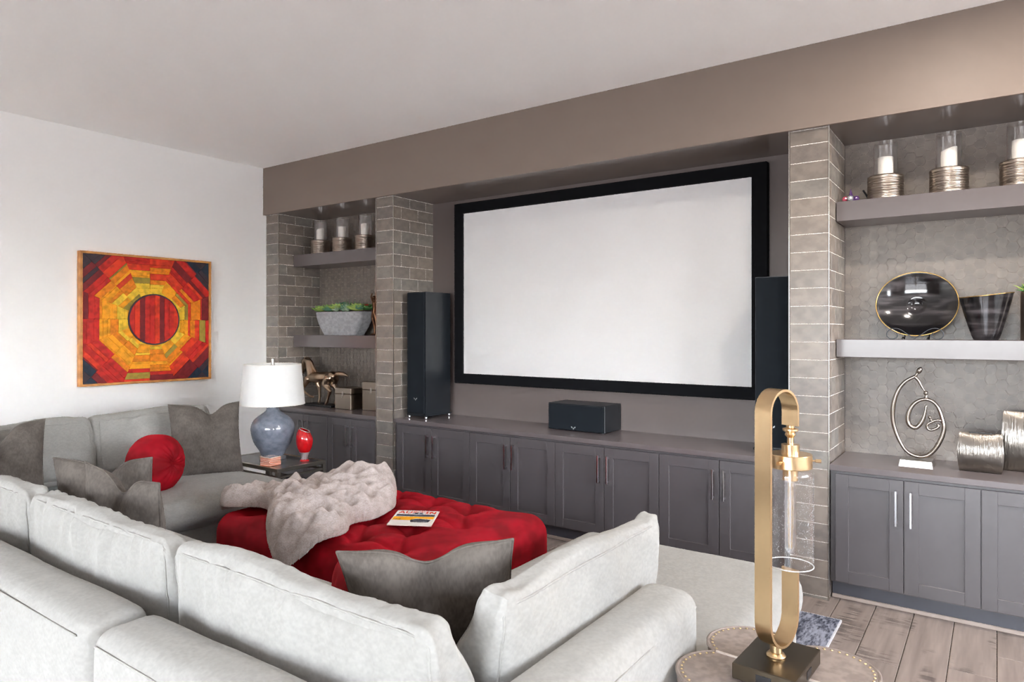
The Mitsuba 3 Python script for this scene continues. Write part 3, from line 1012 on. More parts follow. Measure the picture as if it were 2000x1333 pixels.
def brass_lamp():
    k = thing('table_lamp', 'brass table lamp shaped as a tall looped band with a seeded glass shade', 'lamp')
    # frame of the lamp: e along the hoop, f across the band
    O = np.array([-0.496, 1.965])
    yaw = math.radians(70)                   # hoop plane direction
    e = np.array([math.cos(yaw), math.sin(yaw), 0])
    f = np.array([-math.sin(yaw), math.cos(yaw), 0])
    z0 = TZ + 0.0058

    def W(a, b, z):
        return np.array([O[0], O[1], z0]) + e * a + f * b + np.array([0, 0, z])
    # slab base
    s = box(-0.084, 0.084, -0.115, 0.115, 0.0, 0.042, 0.002)
    s.apply_transform(trimesh.transformations.rotation_matrix(math.radians(-3), [0, 0, 1]))
    s.apply_translation([O[0], O[1], z0])
    obj('base', s, 'bronze_slab', k)
    po = box(-0.012, 0.012, -0.002, 0.002, 0.012, 0.03)
    for half, ang in ((0.115, 0), (0.084, 90)):
        q = box(-0.02, 0.02, -half - 0.001, -half + 0.001, 0.010, 0.030)
        q.apply_transform(trimesh.transformations.rotation_matrix(math.radians(-3 + ang), [0, 0, 1]))
        q.apply_translation([O[0], O[1], z0])
        obj('socket_panel', q, 'black_plastic', k)
    obj('collar', lathe([(0, 0.040), (0.024, 0.040), (0.026, 0.046), (0.022, 0.052), (0.016, 0.056), (0.016, 0.075), (0, 0.075)], 28, W(-0.005, 0, 0)), 'brass', k, smooth=40)
    # the band: up the tall side, over the top, and below round to the short upturned end
    h0, H, rr = 0.072, 0.778, 0.062
    pts = []
    for t in np.linspace(0, 1, 8):
        pts.append(W(0.062, 0, 0.272 - t * 0.122))
    for t in np.linspace(0, math.pi / 2, 12)[1:]:
        pts.append(W(0.0 + 0.062 * math.cos(t), 0, 0.15 - 0.075 * math.sin(t)))
    for t in np.linspace(math.pi / 2, math.pi, 12)[1:]:
        pts.append(W(0.0 + 0.062 * math.cos(t), 0, 0.15 - 0.075 * math.sin(t)))
    for t in np.linspace(0, 1, 30)[1:]:
        pts.append(W(-0.062, 0, 0.15 + t * (H - 0.062 - 0.15)))
    for t in np.linspace(0, math.pi, 28)[1:]:
        pts.append(W(-0.062 * math.cos(t), 0, H - 0.062 + 0.062 * math.sin(t)))
    for t in np.linspace(0, 1, 6)[1:]:
        pts.append(W(0.062, 0, H - 0.062 - 0.041 * t))
    pts = np.array(pts)
    keep = np.r_[True, np.linalg.norm(np.diff(pts, axis=0), axis=1) > 1e-4]
    obj('band', sweep_rect(pts[keep], 0.050, 0.007, f), 'brass', k, smooth=35)
    zc = H - 0.103
    cx = 0.062
    prof = [(0, 0), (0.011, 0), (0.011, -0.006), (0.021, -0.009), (0.021, -0.014), (0.012, -0.02), (0.015, -0.026), (0.009, -0.034), (0.009, -0.052), (0.024, -0.053), (0.024, -0.082), (0, -0.082)]
    obj('stem', lathe(prof[::-1], 28, W(cx, 0, zc)), 'brass', k, smooth=35)
    zr = zc - 0.079
    obj('shade_cap', lathe([(0, -0.039), (0.056, -0.039), (0.0575, -0.037), (0.0575, -0.002), (0.056, 0), (0, 0)], 40, W(cx, 0, zr)), 'brass', k, smooth=35)
    for ang in (20, 140, 260):
        a = math.radians(ang)
        d = np.array([math.cos(a), math.sin(a), 0])
        c0 = W(cx, 0, zr - 0.018)
        obj('thumbscrew', tube([c0 + d * 0.055, c0 + d * 0.066, c0 + d * 0.0661, c0 + d * 0.080], [0.0025, 0.0025, 0.005, 0.005], 10), 'brass', k, smooth=30)
    # glass cylinder, open below
    prof_g = spline([(0.050, 0, -0.040), (0.0575, 0, -0.0435), (0.061, 0, -0.055), (0.061, 0, -0.10), (0.061, 0, -0.20), (0.061, 0, -0.3130)], 26)[:, [0, 2]]
    ang = np.linspace(0, 2 * np.pi, 57)
    gv = np.array([[r * math.cos(t), r * math.sin(t), h] for r, h in prof_g for t in ang[:-1]]) + W(cx, 0, zr)
    gf = [t for i in range(len(prof_g) - 1) for j in range(56) for t in ([i * 56 + j, (i + 1) * 56 + (j + 1) % 56, (i + 1) * 56 + j], [i * 56 + j, i * 56 + (j + 1) % 56, (i + 1) * 56 + (j + 1) % 56])]
    gk = obj('glass_shade', trimesh.Trimesh(gv, gf, process=False), 'seeded_glass', k, smooth=True, label='clear seeded glass cylinder shade')
    a = np.linspace(0, 2 * np.pi, 56, endpoint=False)
    obj('glass_lip', tube(np.c_[0.061 * np.cos(a), 0.061 * np.sin(a), a * 0 - 0.313] + W(cx, 0, zr), 0.0016, 6, closed=True), 'glass_edge', gk, smooth=True)
    r_ = np.random.default_rng(11)
    seeds = []
    for i in range(1800):
        t, h, q = r_.uniform(0, 2 * np.pi), r_.uniform(-0.305, -0.05), r_.uniform(0.0003, 0.0008)
        o = trimesh.creation.icosphere(0, 1.0)
        o.apply_scale([q, q, q * r_.uniform(1, 1.8)])
        o.apply_translation(W(cx, 0, zr) + np.array([0.0608 * math.cos(t), 0.0608 * math.sin(t), h]))
        seeds.append(o)
    obj('seed_bubbles', cat(*seeds), 'glass_edge', gk, kind='stuff')
    obj('socket', lathe([(0, -0.075), (0.02, -0.075), (0.02, -0.036), (0, -0.036)], 24, W(cx, 0, zr)), 'brass', k, smooth=35)
    b = lathe([(0, -0.283), (0.007, -0.280), (0.013, -0.270), (0.0145, -0.25), (0.0145, -0.09), (0.012, -0.076), (0, -0.076)], 24, W(cx, 0, zr))
    bk = obj('bulb', b, 'bulb_glass', k, smooth=40, label='tubular clear filament bulb')
    for i in range(6):
        a = i * math.pi / 3
        x, y = 0.006 * math.cos(a), 0.006 * math.sin(a)
        obj('filament', tube([W(cx + x, y, zr - 0.082), W(cx + x * 1.2, y * 1.2, zr - 0.17), W(cx + x * 0.7, y * 0.7, zr - 0.268)], 0.0006, 5), 'brass_nail', bk)


scene['seeded_glass'] = {'type': 'thindielectric', 'int_ior': 1.5}
pbr('glass_edge', S(226, 230, 234), 0.1, spec=0.8)
scene['bulb_glass'] = {'type': 'thindielectric', 'int_ior': 1.45}
brass_lamp()

# ================================================================ speakers
pbr('speaker_black', S(20, 24, 28), 0.35, spec=0.5)
pbr('grille_cloth', S(24, 28, 32), 0.9, spec=0.1)
pbr('silver_mark', S(200, 204, 206), 0.3, 0.8)


def mark(parent, c, w, mat='silver_mark'):
    """Small emblem of three petals on the front of a speaker or frame, facing the sofa."""
    parts = []
    for dx, dz, a, l in ((-0.36, 0.1, 0.5, 0.34), (0.36, 0.1, -0.5, 0.34), (0, -0.16, 0, 0.26)):
        e = trimesh.creation.cylinder(0.5, 1, sections=16)
        e.apply_scale([w * 0.22, w * l * 1.4, 0.0015])
        e.apply_transform(trimesh.transformations.rotation_matrix(math.pi / 2, [1, 0, 0]))
        e.apply_transform(trimesh.transformations.rotation_matrix(-a * 1.2, [0, 1, 0]))
        e.apply_translation([c[0] + dx * w, c[1], c[2] + dz * w])
        parts.append(e)
    obj('emblem', cat(*parts), mat, parent)


def tower(x0, x1, y0, y1, label):
    k = thing('tower_speaker', label, 'speaker', 'black tower speakers')
    z0, z1 = ZT + 0.035, 1.818
    # sides swell slightly towards the middle of the depth
    t = np.linspace(0, 1, 14)
    sw = 0.008 * np.sin(np.pi * t)
    pts = np.r_[np.c_[x1 + sw, y0 + (y1 - y0) * t], np.c_[x0 - sw[::-1], y1 - (y1 - y0) * t]]
    from shapely.geometry import Polygon
    body = trimesh.creation.extrude_polygon(Polygon(pts), z1 - z0, engine='earcut')
    body.apply_translation([0, 0, z0])
    obj('cabinet', body, 'speaker_black', k, smooth=30)
    obj('grille', box(x0 + 0.004, x1 - 0.004, y0 - 0.014, y0 - 0.001, z0 + 0.012, z1 - 0.004, 0.004), 'grille_cloth', k)
    obj('plinth', box(x0 - 0.012, x1 + 0.012, y0 - 0.004, y1 + 0.004, z0 - 0.014, z0, 0.003), 'speaker_black', k)
    for x in (x0 + 0.006, x1 - 0.006):
        for y in (y0 + 0.012, y1 - 0.012):
            obj('foot', lathe([(0, 0), (0.006, 0), (0.012, 0.008), (0.012, 0.026), (0, 0.026)], 16, (x, y, ZT + 0.0005)), 'chrome', k, smooth=30)
    mark(k, ((x0 + x1) / 2 + 0.0, y0 - 0.0145, z0 + 0.13), 0.035)


tower(-4.070, -3.868, 4.205, 4.520, 'black tower speaker beside the tiled pillar, left of the projection screen')
tower(-1.188, -0.988, 4.205, 4.520, 'black tower speaker right of the projection screen, behind the brass lamp')


def centre_speaker():
    k = thing('center_speaker', 'wide low black centre speaker under the projection screen', 'speaker')
    x0, x1, y0, y1 = -2.742, -2.268, 4.330, 4.585
    b = box(x0, x1, y0, y1, ZT + 0.006, 0.957, 0.004)
    obj('cabinet', b, 'speaker_black', k)
    obj('grille', box(x0 + 0.008, x1 - 0.008, y0 - 0.010, y0 - 0.0005, ZT + 0.012, 0.950, 0.003), 'grille_cloth', k)
    mark(k, (-2.52, y0 - 0.0105, ZT + 0.028), 0.035)
    for x in (x0 + 0.03, x1 - 0.03):
        for y in (y0 + 0.03, y1 - 0.03):
            obj('foot', lathe([(0, 0), (0.008, 0), (0.008, 0.006), (0, 0.006)], 12, (x, y, ZT + 0.0003)), 'black_plastic', k)


centre_speaker()
pbr('dim_mark', S(60, 62, 66), 0.4, 0.5)
mark('projector_screen', (-1.255, 4.5395, 1.079), 0.045, 'dim_mark')

# ================================================================ candle holders
pbr('wax', S(240, 236, 228), 0.6, spec=0.3)
bump('ribbed_silver', proc(lambda p, n, uv: fbm(p.x * 12, p.y * 12, p.z * 420, 2), 4e-4), 0.0016,
     {'type': 'principled', 'base_color': rgb(S(190, 178, 166)), 'roughness': 0.3, 'metallic': 1.0})
scene['clear_glass'] = {'type': 'thindielectric', 'int_ior': 1.5}


def candle_holder(x, y, z, slant, label, group):
    k = thing('candle_holder', label, 'candle holder', group)
    rr = 0.092
    prof = [(0, 0.001), (rr - 0.004, 0.001), (rr, 0.006)]
    for i in range(9):
        zz = 0.012 + i * 0.0135
        prof += [(rr - 0.0012, zz), (rr + 0.0014, zz + 0.0068)]
    prof += [(rr, 0.136), (rr - 0.004, 0.14), (0.062, 0.14), (0.06, 0.128), (0, 0.128)]
    obj('base', lathe(prof, 48, (x, y, z)), 'ribbed_silver', k, smooth=40)
    obj('glass_cylinder', lathe([(0.0575, 0.129), (0.0585, 0.129), (0.0585, 0.335), (0.0575, 0.335), (0.0575, 0.129)], 40, (x, y, z)), 'clear_glass', k, smooth=30)
    c = trimesh.creation.cylinder(0.0385, 0.118, sections=40)
    v = c.vertices
    top = v[:, 2] > 0.01
    v[top, 2] += slant * v[top, 0] / 0.0385 * 0.012
    c.vertices = v
    c.apply_translation([x, y, z + 0.129 + 0.059])
    ck = obj('candle', c, 'wax', k, smooth=40)
    obj('wick', tube([[x, y, z + 0.245], [x + 0.001, y, z + 0.252], [x + 0.003, y, z + 0.258]], 0.0009, 5), 'black_plastic', ck)


gl = 'three silver candle holders with hurricane glasses by the white wall'
gr = 'three silver candle holders above the black oval plate'
for i, (x, lab) in enumerate(((-5.447, 'silver candle holder leftmost of three on the upper shelf by the white wall'), (-5.125, 'silver candle holder in the middle of three on the upper shelf by the white wall'), (-4.807, 'silver candle holder rightmost of three on the upper shelf, beside the tiled pillar'))):
    candle_holder(x, 4.40, 2.242, (1, 0, 0.3)[i], lab, gl)
for i, (x, lab) in enumerate(((-0.520, 'silver candle holder above the black plate, nearest the small trinket'), (-0.214, 'silver candle holder above the black plate, middle one with the slanted candle top'), (0.102, 'silver candle holder above the black bowl, cut by the edge of the photo'))):
    candle_holder(x, 4.425, 2.240, (0, 1, 0)[i], lab, gr)

# small trinket on the shelf
k = thing('trinket', 'tiny purple and pink glass trinket on the upper shelf next to the tiled pillar', 'ornament')
pbr('purple_glass', S(70, 44, 90), 0.1, spec=0.8)
pbr('pink_glass', S(170, 70, 90), 0.15, spec=0.8)
cone = trimesh.creation.cone(0.022, 0.075, sections=6)
cone.apply_translation([-0.688, 4.345, 2.241])
obj('spike', cone, 'purple_glass', k)
for i, (dx, dy) in enumerate(((-0.028, 0.0), (0.026, 0.012), (0.0, -0.02))):
    b = trimesh.creation.icosphere(1, 0.018)
    b.apply_translation([-0.688 + dx, 4.345 + dy, 2.241 + 0.016])
    obj('bead', b, 'pink_glass' if i == 0 else ('silver_mark' if i == 2 else 'purple_glass'), k)
solo('metal_stick', tube([[-0.648, 4.52, 2.33], [-0.625, 4.50, 2.29], [-0.60, 4.475, 2.2445]], 0.005, 8), 'dim_mark', 'thin dark stick leaning on the shelf left of the first large candle holder', 'stick', smooth=True)

# ================================================================ planter with succulents
bump('stone_grey', proc(lambda p, n, uv: fbm(p.x * 60, p.y * 60, p.z * 60, 3), 6e-4), 0.004,
     {'type': 'principled', 'base_color': mottled(S(150, 152, 156), S(176, 178, 181), 40, 4.4, 4), 'roughness': 0.8, 'specular': 0.2})
GREENS = [S(74, 116, 66), S(124, 156, 82), S(164, 184, 98), S(88, 134, 108), S(150, 172, 148)]
for i, g in enumerate(GREENS):
    pbr(f'leaf_{i}', g, 0.5, spec=0.3)


def rosette(c, R, n, mat, parent, tilt=(0, 0), pointy=0.4, lift=0.5):
    """Succulent rosette: each leaf of it swept outward and up; one part."""
    ms = []
    for ring in range(3):
        m_ = max(4, n - ring * 2)
        for i in range(m_):
            a = i * 2 * math.pi / m_ + ring * 0.5
            el = (0.15 + 0.42 * ring) * lift * 2
            L = R * (1 - 0.22 * ring)
            d = np.array([math.cos(a) * math.cos(el), math.sin(a) * math.cos(el), math.sin(el)])
            t = np.linspace(0, 1, 6)
            w = L * 0.30 * np.sin(np.pi * np.clip(t * 0.85 + 0.12, 0, 1)) ** 0.8 * np.where(t > 0.99, pointy * 0.3, 1)
            path = np.array(c) + t[:, None] * L * d + np.c_[t * 0, t * 0, (t ** 2) * L * 0.18]
            ms.append(tube(path, np.c_[w * 0.35 + 0.0004, w + 0.0004], 6, up=[0, 0, 1]))
    return obj('succulent', cat(*ms), mat, parent, smooth=True)


def spiky(c, R, n, mat, parent, seed):
    r = np.random.default_rng(seed)
    ms = []
    for i in range(n):
        a, el = r.uniform(0, 2 * math.pi), r.uniform(0.35, 1.4)
        d = np.array([math.cos(a) * math.cos(el), math.sin(a) * math.cos(el), math.sin(el)])
        L = R * r.uniform(0.7, 1.1)
        t = np.linspace(0, 1, 5)
        path = np.array(c) + t[:, None] * L * d - np.c_[t * 0, t * 0, t ** 2 * L * 0.2 * math.cos(el)]
        ms.append(tube(path, 0.0075 * (1 - t) + 0.0008, 5))
    return obj('succulent', cat(*ms), mat, parent, smooth=True)


def planter():
    cx, cy = -5.135, 4.43
    k = thing('planter', 'boat-shaped pale stone planter on the lower shelf by the white wall', 'planter')
    from shapely.geometry import Polygon
    hz = 0.224
    A0, A1, B0, B1 = 0.225, 0.335, 0.075, 0.10
    n = 64
    a = np.linspace(0, 2 * np.pi, n, endpoint=False)
    sup = lambda c, e: np.sign(c) * np.abs(c) ** e
    rings = []
    for t in np.linspace(0, 1, 10):
        q = 1 - (1 - t) ** 1.7
        A, B = A0 + (A1 - A0) * q, B0 + (B1 - B0) * q
        rings.append(np.c_[cx + A * sup(np.cos(a), 0.35), cy + B * sup(np.sin(a), 0.35), np.full(n, 1.4495 + hz * t)])
    rings.append(np.c_[cx + (A1 - 0.018) * sup(np.cos(a), 0.35), cy + (B1 - 0.018) * sup(np.sin(a), 0.35), np.full(n, 1.4495 + hz)])
    rings.append(np.c_[cx + (A1 - 0.03) * sup(np.cos(a), 0.35), cy + (B1 - 0.028) * sup(np.sin(a), 0.35), np.full(n, 1.4495 + hz - 0.02)])
    v = np.vstack(rings + [[[cx, cy, 1.4495]], [[cx, cy, 1.4495 + hz - 0.02]]])
    f, m = [], len(rings)
    for i in range(m - 1):
        for j in range(n):
            l = (j + 1) % n
            f += [[i * n + j, i * n + l, (i + 1) * n + l], [i * n + j, (i + 1) * n + l, (i + 1) * n + j]]
    for j in range(n):
        l = (j + 1) % n
        f += [[m * n, l, j], [m * n + 1, (m - 1) * n + j, (m - 1) * n + l]]
    obj('pot', trimesh.Trimesh(v, f, process=False), 'stone_grey', k, smooth=35)
    r = np.random.default_rng(3)
    zt = 1.4495 + hz
    spots = [(-0.315, -0.03, 0.085, 1, 0), (-0.22, 0.0, 0.095, 1, 0), (-0.13, 0.03, 0.07, 0, 1), (-0.06, -0.03, 0.09, 2, 0), (-0.16, -0.06, 0.06, 3, 0), (0.02, 0.03, 0.11, 0, 1), (0.05, -0.05, 0.075, 3, 1),
             (0.115, -0.06, 0.085, 4, 1), (0.15, 0.02, 0.10, 0, 1), (0.225, -0.03, 0.10, 2, 0), (0.30, 0.02, 0.085, 0, 0), (0.27, -0.05, 0.06, 3, 0), (-0.27, -0.055, 0.06, 2, 0), (-0.02, -0.07, 0.055, 4, 1), (0.19, -0.07, 0.055, 1, 0), (-0.09, 0.05, 0.10, 3, 0)]
    for i, (x, y, R, g, sp) in enumerate(spots):
        z = zt - 0.012 + r.uniform(0, 0.02)
        if sp:
            spiky((cx + x, cy + y, z + 0.01), R * 1.05, 34, f'leaf_{g}', k, i)
        else:
            rosette((cx + x, cy + y, z + 0.022), R * 1.05, 10, f'leaf_{g}', k, lift=0.62)
    # one long leaf at the back and a small red flower
    obj('leaf', tube([[cx - 0.22, cy + 0.03, zt], [cx - 0.17, cy + 0.04, zt + 0.06], [cx - 0.06, cy + 0.045, zt + 0.098], [cx - 0.03, cy + 0.05, zt + 0.10]], np.array([[0.004, 0.012], [0.005, 0.022], [0.004, 0.018], [0.001, 0.002]]), 8), 'leaf_3', k, smooth=True)
    pbr('red_petal', S(150, 40, 36), 0.5)
    rosette((cx + 0.335, cy - 0.02, zt + 0.055), 0.026, 6, 'red_petal', k)


planter()

# bronze figure beside the pillar
pbr('bronze', S(84, 58, 42), 0.3, 1.0)
x, y, z = -4.715, 4.42, 1.4495
fig = hulls([
    [(x - 0.025, y, z + 0.008, 0.012), (x + 0.015, y, z + 0.015, 0.013)],
    [(x + 0.015, y, z + 0.015, 0.010), (x + 0.012, y, z + 0.09, 0.012), (x - 0.012, y, z + 0.165, 0.016), (x + 0.004, y, z + 0.215, 0.022)],
    [(x + 0.055, y + 0.01, z + 0.012, 0.010), (x + 0.040, y + 0.01, z + 0.10, 0.012), (x + 0.012, y, z + 0.205, 0.018)],
    [(x + 0.006, y, z + 0.21, 0.020), (x + 0.012, y, z + 0.255, 0.017), (x + 0.010, y, z + 0.30, 0.024), (x + 0.012, y, z + 0.325, 0.011), (x + 0.010, y - 0.004, z + 0.352, 0.019)],
    [(x + 0.030, y, z + 0.308, 0.011), (x + 0.050, y, z + 0.345, 0.008), (x + 0.030, y, z + 0.385, 0.006)],
    [(x - 0.010, y, z + 0.308, 0.011), (x - 0.030, y - 0.005, z + 0.36, 0.007), (x - 0.022, y, z + 0.388, 0.006)],
], 0.008, 6)
kf = solo('figurine', fig, 'bronze', 'slender dark bronze dancer figure half hidden behind the tiled pillar', 'figurine', smooth=True)


# ================================================================ horse sculpture
def horse():
    k = thing('horse_sculpture', 'polished silver-bronze horse sculpture with a raised foreleg on a black base', 'sculpture')
    pbr('horse_metal', mottled(S(196, 178, 158), S(150, 118, 92), 9, 2.2, 2), 0.2, 1.0)
    Y = 4.36

    def J(px, py, dy=0.0, r=0.02):
        """Layout grid in a side view: origin at the base, metres."""
        return (-5.35 + px, Y + dy, ZT + py, r)
    ch = [
        # trunk
        [J(-0.17, 0.255, 0, 0.050), J(-0.06, 0.262, 0, 0.050), J(0.05, 0.268, 0, 0.046), J(0.125, 0.272, 0, 0.052)],
        # neck and head
        [J(-0.18, 0.275, 0, 0.045), J(-0.205, 0.345, 0, 0.040), J(-0.225, 0.405, 0, 0.034), J(-0.265, 0.425, 0, 0.027), J(-0.295, 0.405, 0, 0.024)],
        [J(-0.290, 0.410, 0, 0.028), J(-0.300, 0.365, 0, 0.023), J(-0.315, 0.315, 0, 0.015), J(-0.325, 0.295, 0, 0.014)],
        [J(-0.275, 0.435, 0.012, 0.008), J(-0.268, 0.46, 0.014, 0.003)],
        [J(-0.275, 0.435, -0.012, 0.008), J(-0.268, 0.46, -0.014, 0.003)],
        # mane
        [J(-0.235, 0.44, 0, 0.014), J(-0.185, 0.405, 0, 0.014), J(-0.135, 0.335, 0, 0.016), J(-0.10, 0.30, 0, 0.014)],
        # raised foreleg
        [J(-0.20, 0.235, -0.03, 0.036), J(-0.235, 0.185, -0.035, 0.022), J(-0.29, 0.132, -0.035, 0.015), J(-0.225, 0.095, -0.03, 0.010), J(-0.165, 0.068, -0.03, 0.010), J(-0.12, 0.066, -0.03, 0.012)],
        # standing foreleg
        [J(-0.14, 0.235, 0.03, 0.036), J(-0.105, 0.165, 0.03, 0.022), J(-0.100, 0.115, 0.03, 0.014), J(-0.096, 0.04, 0.03, 0.010), J(-0.100, 0.028, 0.03, 0.013), J(-0.105, 0.012, 0.03, 0.014)],
        # hind leg, near
        [J(0.11, 0.255, -0.03, 0.046), J(0.055, 0.205, -0.03, 0.033), J(0.13, 0.135, -0.03, 0.017), J(0.098, 0.06, -0.03, 0.010), J(0.086, 0.028, -0.03, 0.013), J(0.072, 0.012, -0.03, 0.014)],
        # hind leg, far
        [J(0.125, 0.25, 0.03, 0.042), J(0.105, 0.195, 0.03, 0.030), J(0.172, 0.140, 0.03, 0.016), J(0.150, 0.06, 0.03, 0.010), J(0.145, 0.028, 0.03, 0.012), J(0.13, 0.012, 0.03, 0.014)],
        # tail
        [J(0.165, 0.285, 0, 0.016), J(0.215, 0.305, 0, 0.022), J(0.29, 0.302, 0, 0.020), J(0.345, 0.288, 0, 0.007)],
    ]
    m = hulls(ch, 0.010, 8)
    m.apply_translation([0, 0, 0.021])
    obj('body', m, 'horse_metal', k, smooth=True)
    obj('base', box(-5.565, -5.165, Y - 0.07, Y + 0.07, ZT + 0.0005, ZT + 0.022, 0.003), 'black_plastic', k)


horse()

# two lidded metal boxes
pbr('brushed_champagne', S(150, 138, 126), 0.32, 1.0)


def metal_box(x0, x1, y0, y1, h, label):
    k = thing('storage_box', label, 'box', 'metal boxes on the counter by the white wall')
    z0 = ZT + 0.0005
    s = h * 0.72
    obj('body', box(x0, x1, y0, y1, z0, z0 + s - 0.001, 0.004), 'brushed_champagne', k)
    obj('lid', box(x0 - 0.001, x1 + 0.001, y0 - 0.001, y1 + 0.001, z0 + s + 0.001, z0 + h, 0.004), 'brushed_champagne', k)
    c = obj('clasp', box((x0 + x1) / 2 - 0.010, (x0 + x1) / 2 + 0.010, y0 - 0.005, y0 - 0.001, z0 + s - 0.022, z0 + s + 0.022, 0.0015), 'nickel', k)
    rg = tube([[(x0 + x1) / 2 + 0.009 * math.cos(a), y0 - 0.006, z0 + s - 0.030 + 0.009 * math.sin(a)] for a in np.linspace(0, 2 * math.pi, 14, endpoint=False)], 0.0016, 5, closed=True, up=[0, 1, 0])
    obj('clasp_ring', rg, 'nickel', c)


metal_box(-5.095, -4.875, 4.285, 4.475, 0.20, 'smaller champagne metal box with a clasp, beside the horse sculpture')
metal_box(-4.805, -4.565, 4.36, 4.56, 0.265, 'taller champagne metal box partly hidden by the tiled pillar')


# ================================================================ plate on a stand, bowl, vase
pbr('black_glass', proc(lambda p, n, uv: mix(S(14, 13, 15), S(70, 66, 68), smoothstep(0.45, 0.8, fbm(p.x * 6 + 3 * fbm(p.x * 4, p.z * 4, 2.0, 2), p.z * 30, p.y * 6, 3)))), 0.08, spec=0.7)
pbr('gold_rim', S(214, 176, 110), 0.25, 1.0)


def plate():
    k = thing('plate', 'large black oval glass plate with a gold rim propped on a wire stand', 'plate')
    # local: x across, y up the plate, z towards the viewer; sunken well
    nr, na = 30, 96
    a = np.linspace(0, 2 * np.pi, na, endpoint=False)
    A, B = 0.202, 0.186
    zf = lambda r: 0.0 - 0.052 * (1 - r ** 2.2) - 0.012 * np.exp(-(r / 0.2) ** 4)
    V, F = [], []
    rr = np.linspace(0, 1, nr)[1:]
    for s in (0, 1):
        V.append([[0, 0, zf(0.0) - s * 0.005]])
        for r in rr:
            V.append(np.c_[A * r * np.cos(a), B * r * np.sin(a), np.full(na, zf(r) - s * 0.005)])
    v = np.vstack(V)
    off = 1 + (nr - 1) * na
    for s in (0, 1):
        o = s * off
        tri = [[o, o + 1 + j, o + 1 + (j + 1) % na] for j in range(na)]
        for i in range(nr - 2):
            for j in range(na):
                l = (j + 1) % na
                p, q = o + 1 + i * na, o + 1 + (i + 1) * na
                tri += [[p + j, q + j, q + l], [p + j, q + l, p + l]]
        F += tri if s == 0 else [t[::-1] for t in tri]
    p, q = 1 + (nr - 2) * na, off + 1 + (nr - 2) * na
    for j in range(na):
        l = (j + 1) % na
        F += [[p + j, q + j, q + l], [p + j, q + l, p + l]]
    m = trimesh.Trimesh(v, F, process=False)
    c, xa, ya = (-0.372, 4.47, 1.649), [1, 0, 0], [0, 0.24, 1]
    obj('dish', place(m, c, xa, ya), 'black_glass', k, smooth=True)
    rim = tube(np.c_[A * np.cos(a), B * np.sin(a), a * 0], 0.0032, 8, closed=True, up=[0, 0, 1.0])
    obj('rim', place(rim, c, xa, ya), 'gold_rim', k, smooth=True, label='thin gold rim')
    s = thing('plate_stand', 'curled wire plate stand holding the black oval plate', 'stand')
    for sg in (-1, 1):
        pts = []
        X0, Z0, Yf = -0.372, 1.447, 4.385
        path = [(0.0, 0.006), (0.035, 0.03), (0.075, 0.058), (0.11, 0.060), (0.135, 0.036), (0.128, 0.010), (0.10, 0.004), (0.082, 0.020), (0.088, 0.038)]
        pts = spline([[X0 + sg * p, Yf - 0.012, Z0 + z] for p, z in path], 44)
        obj('scroll', tube(pts, 0.0026, 7), 'dim_mark', s, smooth=True)
        leg = spline([[X0 + sg * 0.06, Yf - 0.01, Z0 + 0.003], [X0 + sg * 0.06, Yf + 0.06, Z0 + 0.012], [X0 + sg * 0.06, 4.50, Z0 + 0.003], [X0 + sg * 0.06, 4.545, Z0 + 0.10], [X0 + sg * 0.055, 4.56, Z0 + 0.16]], 24)
        obj('leg', tube(leg, 0.003, 7), 'black_plastic', s, smooth=True)


plate()


def bowl():
    k = thing('bowl', 'tall black glass bowl with slanted sides and a gold rim, right of the oval plate', 'bowl')
    cx, cy, z0 = -0.047, 4.425, 1.4465
    n, m = 64, 16
    a = np.linspace(0, 2 * np.pi, n, endpoint=False)
    rings = []
    for s, tt in ((0, np.linspace(0, 1, m)), (1, np.linspace(1, 0.06, m))):
        for t in tt:
            e = t ** 0.82
            A = 0.054 + (0.121 - 0.054) * e - s * 0.006
            B = 0.05 + (0.085 - 0.05) * e - s * 0.006
            tip = 0.012 * np.cos(a) * t + 0.004 * np.abs(np.cos(a)) * t
            rings.append(np.c_[cx + A * np.cos(a) + 0.0 * t, cy + B * np.sin(a), z0 + 0.236 * t + tip - 0.002 * t])
    v = np.vstack(rings + [[[cx, cy, z0]], [[cx, cy, z0 + 0.015]]])
    f, M = [], 2 * m
    for i in range(M - 1):
        for j in range(n):
            l = (j + 1) % n
            f += [[i * n + j, i * n + l, (i + 1) * n + l], [i * n + j, (i + 1) * n + l, (i + 1) * n + j]]
    for j in range(n):
        l = (j + 1) % n
        f += [[M * n, l, j], [M * n + 1, (M - 1) * n + j, (M - 1) * n + l]]
    obj('body', trimesh.Trimesh(v, f, process=False), 'black_glass', k, smooth=35)
    obj('rim', tube(rings[m - 1] - [0, 0, 0.0], 0.0026, 6, closed=True), 'gold_rim', k, smooth=True, label='thin gold rim')


bowl()
k = thing('plant_vase', 'silver cylinder vase with a green plant at the right edge of the photo', 'vase')
obj('vase', lathe([(0, 0), (0.056, 0), (0.06, 0.004), (0.06, 0.252), (0.056, 0.256), (0.053, 0.252), (0.053, 0.05), (0, 0.05)], 40, (0.160, 4.43, 1.4465)), 'ribbed_silver', k, smooth=40)
for i in range(5):
    spiky((0.160 + 0.03 * math.cos(i * 1.3), 4.43 + 0.03 * math.sin(i * 1.3), 1.69), 0.085, 18, f'leaf_{i % 3}', k, 40 + i)


